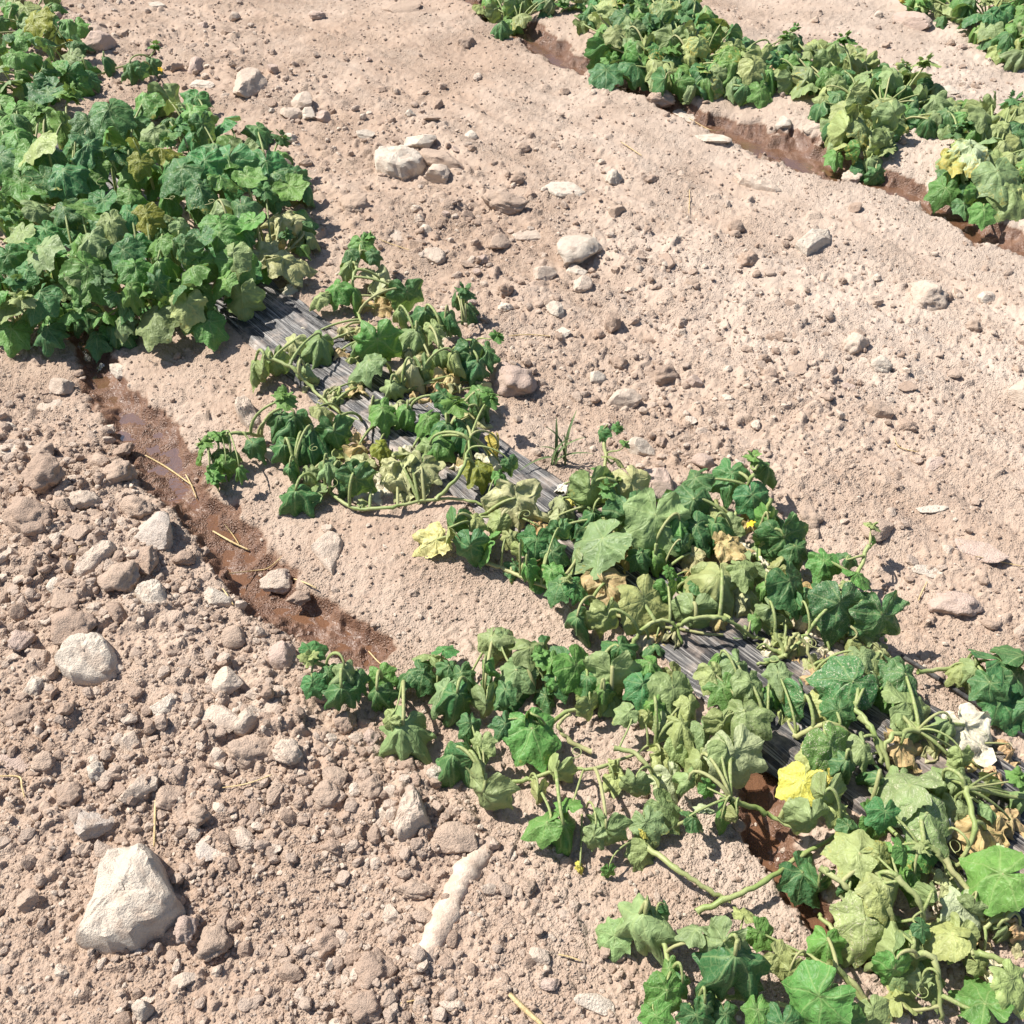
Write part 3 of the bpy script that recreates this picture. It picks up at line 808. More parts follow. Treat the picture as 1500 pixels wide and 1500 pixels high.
while n_gen < 185 and tries < 20000:
    tries += 1
    y = R.uniform(.5, 4.4); x = R.uniform(-1, 1) * float(wy(np.float64(y))) * .88
    if field(film_core, x, y) > .1 or field(mud, x, y) > .2: continue
    s, c = sc_of(x, y)
    if 2.9 < c < 3.7 or (c < 1.3 and c > .2 and s < -1.65): continue
    if R.rand() > field(CLOD, x, y) ** 1.3 + .015: continue
    r = R.uniform(.011, .022) if R.rand() < .72 else R.uniform(.020, .030)
    if y > 2: r *= 1.0
    if any((x - a) ** 2 + (y - b) ** 2 < (q * .9 + r) ** 2 for a, b, q in occupied): continue
    occupied.append((x, y, r))
    kd, me = GEN[R.randint(len(GEN))]
    o = link('clod' if kd == 'clod' else 'stone', me)
    o.scale = (r * R.uniform(.85, 1.25), r * R.uniform(.75, 1.05), r * (R.uniform(.55, .9) if kd != 'flat' else .4))
    o.rotation_euler = (R.uniform(-.3, .3), R.uniform(-.3, .3), R.uniform(0, 6.28))
    o.location = (x, y, G(x, y) + o.scale.z * R.uniform(.05, .4))
    cname = ('tan', 'brown', 'pink', 'tan', 'pale', 'white', 'brown', 'tan')[R.randint(8)]; cc = PAL[cname]
    kk = R.uniform(.92, 1.08); o.color = (*[q * kk for q in cc], 1)
    grp = REG[region(x, y)][1]
    tag(o, gen_label(o, x, y, kd, cname), 'clod' if kd == 'clod' else 'stone', grp); n_gen += 1

# gravel and crumbs nobody could count
def crumbs(n, rmin, rmax, level, name, dens, power=2.0):
    Vs, Fs, Ts = [], [], []; off = 0
    shapes = []
    for k in range(10):
        V, F = rock_shape(level, ('clod', 'stone', 'clod', 'stone', 'flat')[k % 5], 900 + 31 * k + level); shapes.append((V, F))
    cnt = 0
    while cnt < n:
        xs, ys2 = rand_xy(4000)
        for x, y in zip(xs, ys2):
            if cnt >= n: break
            if R.rand() > dens(x, y): continue
            r = (rmin + (rmax - rmin) * R.rand() ** power) * (1 + .06 * y)
            V, F = shapes[R.randint(10)]
            a = R.uniform(0, 6.28); ca, sa = math.cos(a), math.sin(a)
            S = V * (r * R.uniform(.8, 1.3), r * R.uniform(.7, 1.05), r * R.uniform(.5, .95))
            tl = R.uniform(-.4, .4)
            X = S[:, 0] * ca - S[:, 1] * sa; Y = S[:, 0] * sa + S[:, 1] * ca; Z = S[:, 2] + tl * S[:, 0]
            Vs.append(np.stack((X + x, Y + y, Z + G(x, y) + r * R.uniform(-.05, .45)), -1)); Fs.append(F + off); off += len(V)
            Ts.append(np.full(len(V), max(.002, R.rand()))); cnt += 1
    o = link(name, mesh_np(name, np.concatenate(Vs), np.concatenate(Fs), mat=M_STONE, smooth=level > 1, attrs={'tone': np.concatenate(Ts)}))
    return tag(o, kind='stuff')
def dens_mid(x, y):
    if field(mud, x, y) > .3: return .004
    if field(film_core, x, y) > .5: return .0
    return field(CLOD, x, y) ** 1.5 * .9 + .035
def dens_small(x, y):
    if field(mud, x, y) > .3: return .02
    if field(film_core, x, y) > .3: return .035
    return field(CLOD, x, y) * .8 + .34
crumbs(2700, .0050, .0130, 1, 'gravel', dens_mid, 1.8)
crumbs(30000, .0020, .0056, 0, 'soil_crumbs', dens_small, 2.0)

# ------------------------------------------------------------------ leaves
def lerp_key(th, keys):
    a = np.array([k for k, _ in keys]); r = np.array([v for _, v in keys])
    return np.interp(th, a, r)
KEYS = [(0, 1.08), (6, .98), (14, .86), (24, .76), (32, .735), (40, .80), (48, .875), (54, .82), (64, .70), (80, .63), (90, .67), (98, .725), (106, .66), (122, .60), (140, .58), (152, .56), (163, .50), (171, .38), (176, .22), (180, .10)]
VEINS = np.array((0, 46, -46, 98, -98, 146, -146)) * math.pi / 180
def leaf_mesh(kind, seed, nth=66, nr=8):
    rs = np.random.RandomState(seed)
    th = np.linspace(-math.pi * .995, math.pi * .995, nth)
    asym = 1 + rs.uniform(-.06, .06) * np.sign(th)
    rout = lerp_key(np.abs(np.degrees(th)), KEYS) * asym
    saw = (np.arange(nth) % 2) * 1.0 - .5
    rout = rout * (1 + (.035 if kind != 'young' else .09) * saw * (np.abs(th) < 2.7)) * (1 + .09 * noise(th * 1.6 + 7, th * 0 + seed * .37, seed % 60))
    if kind in ('dry', 'crinkle'): rout *= (1 + .22 * noise(th * 2.2, th * 0 + seed * .71, seed % 60))
    rr = np.linspace(.0, 1, nr + 1)[1:] ** .85
    Rr = rr[:, None] * rout[None, :]; T = np.ones((nr, 1)) * th[None, :]
    x0, y0 = Rr * np.sin(T), Rr * np.cos(T)
    q = np.min(np.abs(T[..., None] - VEINS), -1) / rad(25); q = np.clip(q, 0, 1)
    par = dict(flat=(.42, .06, .09, .07, .13), cup=(-.30, .05, .08, .07, .14), droop=(1.05, .16, .20, .08, .13), umb=(1.75, .34, .34, .09, .13),
               hang=(.75, .10, .18, .09, .16), crinkle=(.35, .06, .12, .15, .30), dry=(1.1, .22, .25, .19, .35), young=(.5, .14, .1, .06, .1))[kind]
    d0, pull, pleat, nz, curl = par
    d0 *= rs.uniform(.6, 1.35)
    dth = d0 * (1 + .60 * noise(T * .9 + seed * 1.3, T * 0 + .5, seed % 50)) + .25 * noise(T * 1.4, T * 0 + seed * .77, (seed + 5) % 50)
    # integrate the droop outwards
    rho = np.zeros_like(Rr); z = np.zeros_like(Rr)
    pr = np.zeros(nth); cr = np.zeros(nth); cz = np.zeros(nth)
    for k in range(nr):
        dr = Rr[k] - pr; phi = dth[k] * np.clip(Rr[k] * 1.15, 0, 1) ** .8
        cr = cr + dr * np.cos(phi); cz = cz - dr * np.sin(phi); pr = Rr[k]
        rho[k] = cr; z[k] = cz
    rho = rho * (1 - pull * q ** 1.2 * np.clip(Rr * 1.4, 0, 1))
    z = z - pleat * q ** 1.4 * Rr * (.6 if d0 < .6 else .35)
    x, y = rho * np.sin(T), rho * np.cos(T)
    sd = seed % 40
    z = z + nz * noise(x0 * 3.2 + seed, y0 * 3.2, sd) + .5 * nz * noise(x0 * 7 + seed, y0 * 7, sd + 1)
    x = x + .9 * nz * noise(x0 * 2.6, y0 * 2.6 + seed, sd + 2); y = y + .9 * nz * noise(x0 * 2.6 + 9, y0 * 2.6 + seed, sd + 3)
    z = z + curl * (Rr / 1.0) ** 3 * noise(T * 1.7 + seed, T * 0, sd + 4) * 1.2
    f = rs.uniform(-.05, .35) if kind in ('flat', 'hang', 'young') else rs.uniform(.0, .5) if kind == 'umb' else rs.uniform(-.1, .25)
    if kind == 'hang' and seed % 3 == 0: f += .55
    cf, sf = math.cos(f), math.sin(f)
    ax_ = np.abs(x); x, z = np.sign(x) * (ax_ * cf), z - ax_ * sf
    V = np.concatenate(([[0, 0, 0]], np.stack((x, y, z), -1).reshape(-1, 3)))
    UV = np.concatenate(([[0, 0]], np.stack((x0, y0), -1).reshape(-1, 2)))
    F = []
    for i in range(nth - 1): F.append((0, 1 + i + 1, 1 + i))
    for k in range(nr - 1):
        a = 1 + k * nth
        for i in range(nth - 1):
            F.append((a + i, a + i + 1, a + nth + i)); F.append((a + i + 1, a + nth + i + 1, a + nth + i))
    return V, np.array(F), UV

def young_tip(seed):
    """a growing point: small crumpled leaves packed round it"""
    rs = np.random.RandomState(seed); Vs, Fs, Us = [], [], []; off = 0
    for k in range(8):
        V, F, U = leaf_mesh('young', seed * 9 + k, 34, 4)
        s = rs.uniform(.35, .62) if k < 5 else rs.uniform(.2, .32)
        az = k * 2.4 + rs.uniform(-.4, .4); up = rs.uniform(-.15, .6) if k < 5 else rs.uniform(.7, 1.2)
        M = Matrix.Rotation(az, 4, 'Z') @ Matrix.Translation((0, .10, .05 * k)) @ Matrix.Rotation(up, 4, 'X') @ Matrix.Rotation(rs.uniform(-.5, .5), 4, 'Y') @ Matrix.Scale(s, 4)
        W = V @ np.array(M)[:3, :3].T + np.array(M)[:3, 3]
        Vs.append(W); Fs.append(F + off); Us.append(U); off += len(V)
    return np.concatenate(Vs), np.concatenate(Fs), np.concatenate(Us)

LEAF = {}
for kd, n in (('flat', 12), ('cup', 5), ('droop', 14), ('umb', 16), ('hang', 14), ('dry', 9), ('crinkle', 7)):
    LEAF[kd] = []
    for k in range(n):
        V, F, U = leaf_mesh(kd, 40 + 13 * k + len(kd) * 101)
        LEAF[kd].append(mesh_np('leaf_' + kd, V, F, uv=U, mat=M_LEAF))
LEAF['young'] = [mesh_np('shoot_tip', *young_tip(5 + 7 * k)[:2], uv=young_tip(5 + 7 * k)[2], mat=M_LEAF) for k in range(5)]

LC = {'k': (.56, .50, .22), 'g': (.058, .158, .054), 'm': (.108, .245, .056), 'p': (.215, .290, .120), 'l': (.310, .355, .135), 'o': (.210, .220, .028), 'v': (.44, .48, .27), 'y': (.60, .50, .10), 't': (.56, .39, .19), 'w': (.66, .57, .42), 'W': (.80, .77, .70), 'd': (.42, .41, .205), 'b': (.26, .30, .31), 'e': (.055, .190, .055)}
KIND = {'F': 'flat', 'K': 'cup', 'D': 'droop', 'U': 'umb', 'H': 'hang', 'C': 'dry', 'Z': 'crinkle', 'Y': 'young'}
HDEF = {'F': .060, 'K': .07, 'D': .065, 'U': .065, 'H': .065, 'C': .03, 'Z': .03, 'Y': .11}
TILT = {'F': (.30, .70), 'K': (.2, .55), 'D': (.15, .5), 'U': (.0, .4), 'H': (.95, 1.25), 'C': (.0, .6), 'Z': (.1, .5), 'Y': (.0, .3)}
GROW = {'F': 1.0, 'K': 1.0, 'D': 1.12, 'U': 1.38, 'H': 1.08, 'C': 1.15, 'Z': 1.05, 'Y': 1.25}

def tube(pts, radii, sides=6):
    V, F = [], []
    n = len(pts)
    for k, p in enumerate(pts):
        t = (pts[min(k + 1, n - 1)] - pts[max(k - 1, 0)])
        if t.length < 1e-9: t = Vector((0, 0, 1))
        t.normalize()
        u = t.cross(Vector((0.13, .31, .94))).normalized(); v = t.cross(u)
        for i in range(sides):
            a = 2 * math.pi * i / sides
            V.append(p + (u * math.cos(a) + v * math.sin(a)) * radii[k])
    for k in range(n - 1):
        for i in range(sides):
            a, b = k * sides + i, k * sides + (i + 1) % sides
            F.append((a, b, b + sides, a + sides))
    V.append(pts[-1]); 
    b = (n - 1) * sides
    for i in range(sides): F.append((b + i, b + (i + 1) % sides, len(V) - 1, len(V) - 1))
    F = [f for f in F]
    return np.array([tuple(v) for v in V]), F

def tube_mesh(name, pts, radii, mat, sides=6):
    V, F = tube(pts, radii, sides)
    T = []
    for f in F:
        T.append((f[0], f[1], f[2]))
        if f[2] != f[3]: T.append((f[0], f[2], f[3]))
    return mesh_np(name, V, np.array(T), mat=mat)

def bez(a, b, c, d, n):
    out = []
    for i in range(n + 1):
        t = i / n; u = 1 - t
        out.append(a * (u * u * u) + b * (3 * u * u * t) + c * (3 * u * t * t) + d * (t * t * t))
    return out

def smooth_path(pts, n=6):
    out = []
    for i in range(len(pts) - 1):
        p0 = pts[max(i - 1, 0)]; p1 = pts[i]; p2 = pts[i + 1]; p3 = pts[min(i + 2, len(pts) - 1)]
        for k in range(n):
            t = k / n
            out.append(.5 * ((2 * p1) + (p2 - p0) * t + (2 * p0 - 5 * p1 + 4 * p2 - p3) * t * t + (3 * p1 - p0 - 3 * p2 + p3) * t ** 3))
    out.append(pts[-1]); return out

class Plant:
    def __init__(self, label, px, py, vines=(), name='cucumber_plant', vr=.0042, hs=1.):
        self.hs = hs
        p, z = PG(px, py)
        self.o = bpy.data.objects.new(name, None); COL.objects.link(self.o)
        self.o.empty_display_size = .05
        self.o.location = (p.x, p.y, z); self.L = Vector((p.x, p.y, z))
        tag(self.o, label, 'cucumber plant')
        self.vp = []
        for v in vines:
            pts = [PG(a, b, h)[0] for a, b, h in v]
            sp = smooth_path(pts, 7)
            sp = [q + Vector((R.normal() * .0015, R.normal() * .0015, 0)) for q in sp]
            n = len(sp)
            rads = [vr * (1 - .45 * k / n) * (1.25 if k % 7 == 0 else 1.) for k in range(n)]
            me = tube_mesh('vine', [q - self.L for q in sp], rads, M_STEM, 7)
            link('vine', me, self.o)
            self.vp += sp
        if not self.vp: self.vp = [self.L.copy()]
    def leaf(self, px, py, size, tip, typ, col, h=None, yel=0., spk=0., tilt=None, roll=None, pet=True, mi=None, hook=True):
        h = HDEF[typ] * R.uniform(.8, 1.2) if h is None else h * self.hs
        if typ in 'UH': h = max(h, .0)
        J, z = PG(px, py, h)
        m = depth_at(J) / FPX
        s = size * m / 1.5 * GROW[typ] * R.uniform(.96, 1.04)
        if typ in 'UH':          # hanging blades must clear the soil
            need = s * .60
            if h < need: J, z = PG(px, py, need)
        a = rad(tip); d = Vector((math.cos(a), math.sin(a) / .72, 0)).normalized()
        b = R.uniform(*TILT[typ]) if tilt is None else tilt
        g = R.uniform(-.28, .28) if roll is None else roll
        up = Vector((0, 0, 1))
        yv = d * math.cos(b) - up * math.sin(b); zv = up * math.cos(b) + d * math.sin(b)
        xv = yv.cross(zv)
        Mx = Matrix((xv, yv, zv)).transposed().to_4x4() @ Matrix.Rotation(g, 4, 'Y')
        Mx = Matrix.Translation(J) @ Mx @ Matrix.Diagonal((s * (R.uniform(.74, 1.10) if typ in 'UHDC' else R.uniform(.90, 1.06)), s, s * R.uniform(.85, 1.15), 1))
        ms = LEAF[KIND[typ]]
        o = link('shoot_tip' if typ == 'Y' else 'leaf', ms[R.randint(len(ms)) if mi is None else int(mi)], self.o)
        ML = Matrix.Translation(-self.L) @ Mx
        o.matrix_basis = ML
        c = LC[col]; k = R.uniform(.86, 1.16)
        o.color = (c[0] * k * R.uniform(.94, 1.06), c[1] * k, c[2] * k * R.uniform(.92, 1.08), 1)
        o['yellowing'] = float(yel if yel else (R.uniform(.05, .32) if col in 'pl' else 0.0))
        o['speckle'] = float(spk)
        if not pet: return o
        # petiole from the nearest vine (or the soil towards it)
        B = min(self.vp, key=lambda q: (q - J).length + .4 * abs(((q - J).length) - .08))
        hv = Vector((B.x - J.x, B.y - J.y, 0))
        if hv.length > .13: 
            hv = hv.normalized() * R.uniform(.07, .12); bx, by = J.x + hv.x, J.y + hv.y
            B = Vector((bx, by, G(bx, by) + .004))
        hgt = max(J.z - B.z, .01)
        arch = ({'U': .024, 'H': .020, 'D': .010}.get(typ, -.004)) * (1. if hook else .2)
        c1 = B.lerp(J, .12) + Vector((0, 0, hgt * .70 + arch)); c2 = J - d * .026 + Vector((0, 0, arch if typ in 'UH' and hook else -.012))
        if typ in 'CZ': c1 = B.lerp(J, .3) + Vector((0, 0, .01)); c2 = B.lerp(J, .7) + Vector((0, 0, .012))
        pts = bez(B, c1, c2, J - zv * .001, 9)
        r0 = .0031 if typ != 'Y' else .0030
        r0 *= min(1.15, max(.6, s / .055))
        inv = Mx.inverted()
        me = tube_mesh('petiole', [inv @ q for q in pts], [r0 * (1.1 - .35 * k / 9) / s for k in range(10)], M_STEM, 6)
        pt = link('petiole', me, o)
        return o
    def many(self, text):
        for ln in text.split(';'):
            f = ln.split()
            if not f: continue
            kw = {}
            for e in f[5:]:
                k, v = e.split('='); kw[k] = float(v)
            self.leaf(float(f[0]), float(f[1]), float(f[2]), float(f[3]), f[4][0], f[4][1], **kw)
    def flower(self, px, py, size, h):
        J, z = PG(px, py, h); m = depth_at(J) / FPX; s = size * m * .5
        V, F = [(0, 0, 0)], []
        for k in range(5):
            a = 2 * math.pi * k / 5; ca, sa = math.cos(a), math.sin(a)
            b = len(V)
            for (u, v_, zz) in ((.35, -.28, .18), (.8, -.30, .22), (1.1, 0, .05), (.8, .30, .22), (.35, .28, .18)):
                V.append(((u * ca - v_ * sa) * s, (u * sa + v_ * ca) * s, zz * s))
            F += [(0, b, b + 4), (b, b + 1, b + 4), (b + 1, b + 3, b + 4), (b + 1, b + 2, b + 3)]
        o = link('flower', mesh_np('flower', V, F, mat=M_PETAL), self.o)
        o.location = J - self.L; o.rotation_euler = (.5, -.3, R.uniform(0, 6))
        B = min(self.vp, key=lambda q: (q - J).length); 
        if (B - J).length > .12: B = Vector((J.x + .01, J.y + .01, z))
        pts = bez(B, B + Vector((0, 0, .03)), J - Vector((0, 0, .02)), J, 6)
        link('flower_stalk', tube_mesh('flower_stalk', [o.location * 0 + (q - J) for q in pts], [.0012] * 7, M_STEM, 5), o).rotation_euler = (0, 0, 0)
        # keep the stalk upright under its tilted flower
        o.children[-1].matrix_basis = o.rotation_euler.to_matrix().to_4x4().inverted()
    def tendril(self, px, py, h=.05, ln=.07):
        J, z = PG(px, py, h); a0 = R.uniform(0, 6.28); pts = []
        q = J.copy(); a = a0; e = R.uniform(-.3, .3)
        for k in range(22):
            pts.append(q.copy()); a += (.05 + .03 * k) * (1 if a0 > 3 else -1)
            q = q + Vector((math.cos(a), math.sin(a), e - .02 * k)) * ln / 22
        link('tendril', tube_mesh('tendril', [p - self.L for p in pts], [.0008] * 22, M_STEM, 4), self.o)

def inside(poly, x, y):
    c = False; n = len(poly)
    for i in range(n):
        (x1, y1), (x2, y2) = poly[i], poly[i - 1]
        if (y1 > y) != (y2 > y) and x < (x2 - x1) * (y - y1) / (y2 - y1) + x1: c = not c
    return c
def edge_dist(poly, x, y):
    best = 1e9
    for i in range(len(poly)):
        (x1, y1), (x2, y2) = poly[i], poly[i - 1]
        L = (x2 - x1) ** 2 + (y2 - y1) ** 2 + 1e-9
        t = min(1, max(0, ((x - x1) * (x2 - x1) + (y - y1) * (y2 - y1)) / L))
        best = min(best, math.hypot(x - x1 - t * (x2 - x1), y - y1 - t * (y2 - y1)))
    return best

AVOID = [(886, 862, 46), (1064, 800, 36), (756, 745, 44), (640, 790, 40), (1413, 1070, 44), (1440, 1230, 48), (1320, 1092, 40), (1177, 1160, 44), (1460, 1430, 44), (1130, 1180, 55), (1205, 1335, 30), (1085, 1125, 40), (400, 370, 36), (413, 322, 30), (433, 417, 22)]
def fill(pl, poly, n, size, types, cols, hmax, hmin=.03, gap=.42, rim=60, tipc=-80, tipv=70, avoid=(), yel=.0):
    xs = [p[0] for p in poly]; ysn = [p[1] for p in poly]; pts = []; tries = 0
    while len(pts) < n and tries < n * 60:
        tries += 1
        x, y = R.uniform(min(xs), max(xs)), R.uniform(min(ysn), max(ysn))
        if not inside(poly, x, y): continue
        sz = R.uniform(*size)
        if any((x - a) ** 2 + (y - b) ** 2 < (gap * sz) ** 2 for a, b in pts): continue
        if any((x - a) ** 2 + (y - b + 12) ** 2 < q * q for a, b, q in AVOID): continue
        pts.append((x, y))
        e = min(1, edge_dist(poly, x, y) / rim)
        h = hmin + (hmax - hmin) * e ** .7 * R.uniform(.75, 1.1)
        ty = types[R.randint(len(types))]; co = cols[R.randint(len(cols))]
        pl.leaf(x, y, sz * (.7 if ty == 'Y' else 1), R.normal(tipc, tipv), ty, co, h=h, yel=R.choice([0, 0, 0, 0, yel]), hook=R.rand() < .15)

# ---------------- upper left bush
A = Plant('large lush green bush in the upper left beside the top of the near furrow', 230, 380,
          [((20, 470, .01), (120, 430, .012), (250, 420, .014), (330, 400, .012), (400, 385, .012)),
           ((20, 300, .02), (130, 300, .03), (270, 290, .03), (400, 270, .02))])
polyA = [(-60, 150), (40, 128), (140, 138), (230, 132), (300, 138), (345, 165), (400, 195), (438, 240), (455, 300), (450, 345), (400, 372), (380, 425), (330, 445), (300, 465), (170, 478), (110, 480), (20, 465), (-60, 475)]
fill(A, polyA, 70, (54, 74), 'FFDDU', 'gggmmme', .10, .02, .5)
fill(A, polyA, 122, (50, 76), 'FFKFDDUHY', 'gmmmmpmgge', .17, .035, .42, yel=.3)
A.many('''160 160 80 -60 Fg h=.17; 128 212 66 -110 Dg h=.2; 56 202 80 200 Fl h=.2; 266 246 80 -150 Fg h=.2; 234 216 54 30 Fo h=.19; 204 236 48 -100 Fo h=.19; 197 204 30 80 Hy h=.2;
214 312 54 -70 Fo h=.18; 128 392 100 -30 Fm h=.17; 60 362 86 -120 Fp h=.17; 180 366 68 -60 Fg h=.17; 130 348 66 -90 Dp h=.18; 262 346 68 -85 Up h=.16;
337 236 92 -95 Fe h=.17 tilt=.8; 390 236 84 -70 Fe h=.15; 300 234 76 -100 Fe h=.19; 433 252 48 -50 Dg h=.10; 412 206 34 0 Yg h=.12; 323 328 78 -80 Fm h=.16; 348 380 78 -70 Fm h=.14; 293 388 58 -90 Hm h=.13;
227 464 78 -110 Fp h=.09; 274 442 64 -90 Fl h=.12 yel=.3; 306 470 70 -60 Fm h=.07; 354 432 64 -95 Hp h=.08; 110 458 54 -70 Ym h=.13; 33 440 50 60 Yl h=.14; 17 482 62 -90 Fm h=.06; 180 468 54 -90 Dp h=.07; 143 490 54 -80 Dg h=.05; 70 480 58 -100 Dg h=.07;
383 368 70 -30 Zd h=.08; 413 377 70 10 Zd h=.08; 412 322 66 -70 Cd h=.09; 433 417 54 -20 Cw h=.015; 293 162 58 -80 Dl h=.1; 262 150 34 60 Fl h=.1; 420 345 30 0 Yg h=.07; 440 360 34 -40 Dm h=.05; 440 330 44 -50 Dg h=.06''')
for q in ((240, 290), (60, 300), (300, 300), (30, 260), (150, 260)): A.tendril(*q, h=.2)

# ---------------- plant in the top left corner
A2 = Plant('loose leafy plant in the top left corner with a small yellow flower', 50, 90, [((-30, 40, .05), (20, 30, .07), (50, 60, .04), (100, 100, .02)), ((60, 125, .01), (140, 110, .015), (190, 95, .015), (232, 100, .015))])
fill(A2, [(-40, -20), (60, -10), (110, 20), (122, 70), (140, 125), (60, 132), (-40, 140)], 46, (40, 58), 'FFDDUH', 'gmmmgple', .13, .03, .42, yel=.3)
A2.many('''52 24 62 -90 Fo h=.16; 98 28 44 -60 Dm h=.14; 152 82 38 -90 Ug h=.06; 190 92 40 -80 Ug h=.06; 222 88 40 -70 Dg h=.06; 228 70 30 80 Ym h=.07; 130 110 40 -30 Fg; 205 100 30 -90 Hg''')
A2.flower(102, 60, 12, .12); A2.flower(235, 102, 9, .05)

# ---------------- wilted plant on the film
B = Plant('badly wilted plant with hanging leaves on the plastic film between the bush and the centre', 560, 660,
          [((433, 688, .02), (470, 712, .012), (520, 744, .012), (575, 742, .012), (640, 731, .012), (690, 735, .012), (722, 748, .01)),
           ((392, 524, .08), (430, 540, .06), (455, 567, .03), (500, 605, .01), (545, 620, .012), (600, 628, .012), (660, 640, .014)),
           ((528, 370, .09), (520, 400, .06), (515, 440, .02), (540, 490, .012), (570, 540, .012), (600, 600, .012)),
           ((385, 640, .01), (350, 634, .05), (320, 640, .06), (298, 655, .05)),
           ((600, 500, .02), (640, 480, .05), (680, 470, .04)), ((640, 731, .015), (676, 690, .07), (690, 640, .09))], vr=.0045, hs=.85)
B.many('''530 354 48 -60 Fm h=.13; 511 366 40 200 Dg h=.12; 547 371 30 -40 Dg h=.11; 511 386 44 -100 Dp h=.09; 541 347 24 60 Ym h=.13;
493 418 50 -120 Dm; 518 420 46 -80 Um; 470 431 46 200 Dl; 557 408 76 20 Cd h=.05; 578 421 56 -20 Cd h=.05; 597 428 66 -40 Hg; 623 454 60 -90 Ug; 584 454 50 -90 Up; 657 458 56 -80 Ug; 680 428 38 40 Yg h=.10; 684 444 46 -80 Ug; 668 440 40 -100 Hg;
430 498 40 -120 Dd; 470 494 66 -100 Up; 527 498 64 -110 Up; 553 498 82 -75 Hm; 540 528 64 200 Dp; 505 480 46 -90 Cd; 610 484 66 -80 Up; 633 478 48 -60 Dl; 643 511 50 -80 Up; 663 518 56 -90 Ul; 690 520 72 -80 Hg; 713 511 48 -60 Dg; 728 493 30 20 Ym h=.10; 700 530 50 -100 Ug;
603 532 84 -75 Ud h=.10; 620 545 70 -60 Hp; 660 551 56 -30 Ct; 640 560 40 30 Ct; 400 531 66 -85 Hp; 374 528 50 -110 Up; 447 538 46 -60 Up; 385 545 46 -95 Hp; 417 584 52 0 Ym h=.13; 410 607 54 -120 Dg; 432 608 66 -80 Ug; 457 630 76 -90 Ug; 490 631 66 -60 Hg; 417 650 56 -90 Ug; 424 684 58 -95 Ug; 470 598 44 -30 Dl; 483 571 60 30 Cd; 440 640 60 -110 Ug;
547 590 50 -100 Up; 560 598 54 -60 Dm; 597 598 64 -90 Um; 573 561 48 -80 Up; 520 560 40 -60 Cd; 650 578 54 -20 Dg; 667 594 56 20 Ym h=.12; 627 611 58 -130 Dm; 703 571 70 -60 Dm; 717 584 40 30 Ym h=.12; 683 624 76 -80 Dg; 700 600 60 -90 Hg; 655 620 60 -70 Ug;
643 641 70 -100 Dm; 630 651 48 -90 Up; 527 651 60 0 Ct h=.02; 560 654 48 -20 Fo h=.04; 587 678 76 -60 Cd h=.06; 617 684 66 -90 Cd h=.06; 600 665 60 30 Cd h=.07; 680 674 48 0 Ct; 700 684 60 -60 Do; 717 668 50 -20 Cw; 730 650 50 -70 Hy; 733 697 38 -60 Dm; 748 680 40 -60 Hg; 695 650 40 -90 Cw;
480 674 50 -80 Up; 497 684 66 -110 Ug; 520 701 70 -90 Hg; 463 721 48 160 Fp h=.03; 433 718 66 -100 Ug; 533 734 28 0 Dl h=.02; 455 690 40 -60 Dp h=.04;
320 660 44 -90 Ug; 307 684 44 -90 Um; 338 664 48 -80 Um; 370 648 50 -40 Dg; 290 664 34 180 Hm; 314 700 34 -90 Ym h=.05; 350 684 34 -80 Um; 298 652 34 150 Ym h=.09; 330 680 40 -100 Hm; 320 640 34 90 Ym h=.09''')
fill(B, [(420, 540), (500, 430), (600, 430), (680, 520), (720, 600), (740, 690), (640, 720), (520, 720), (440, 640)], 34, (40, 60), 'CCZ', 'dtdlw', .03, .01, .5, 50, tipv=120)
for q in ((480, 700), (560, 700), (680, 640), (460, 650)): B.tendril(*q)

# ---------------- plant in the centre
C = Plant('spreading half wilted plant in the centre with a large tan dead leaf', 1010, 870,
          [((700, 820, .01), (740, 835, .012), (775, 850, .02), (850, 880, .015), (950, 915, .02), (1060, 930, .02)),
           ((1020, 905, .05), (1060, 905, .07), (1090, 925, .03), (1150, 950, .012)), ((905, 700, .09), (912, 760, .03), (960, 830, .015), (1030, 900, .015)),
           ((1106, 690, .12), (1085, 735, .05), (1070, 790, .02), (1100, 900, .012)), ((1130, 730, .10), (1112, 790, .04), (1120, 870, .015)),
           ((1274, 800, .08), (1250, 850, .05), (1200, 920, .02)), ((885, 640, .09), (888, 690, .05), (905, 750, .02)), ((722, 748, .01), (700, 760, .04), (697, 790, .02)),
           ((985, 925, .02), (1005, 908, .07), (1060, 906, .07), (1105, 935, .02)), ((925, 945, .02), (950, 915, .05), (985, 912, .05), (1000, 945, .02)), ((1150, 960, .02), (1135, 925, .05)), ((1150, 960, .02), (1165, 930, .06), (1180, 945, .05), (1195, 985, .02)), ((1150, 960, .02), (1120, 945, .03)), ((1150, 960, .02), (1148, 920, .05)), ((1150, 960, .02), (1185, 925, .05)), ((1150, 960, .02), (1110, 975, .02))], vr=.0045, hs=.72)
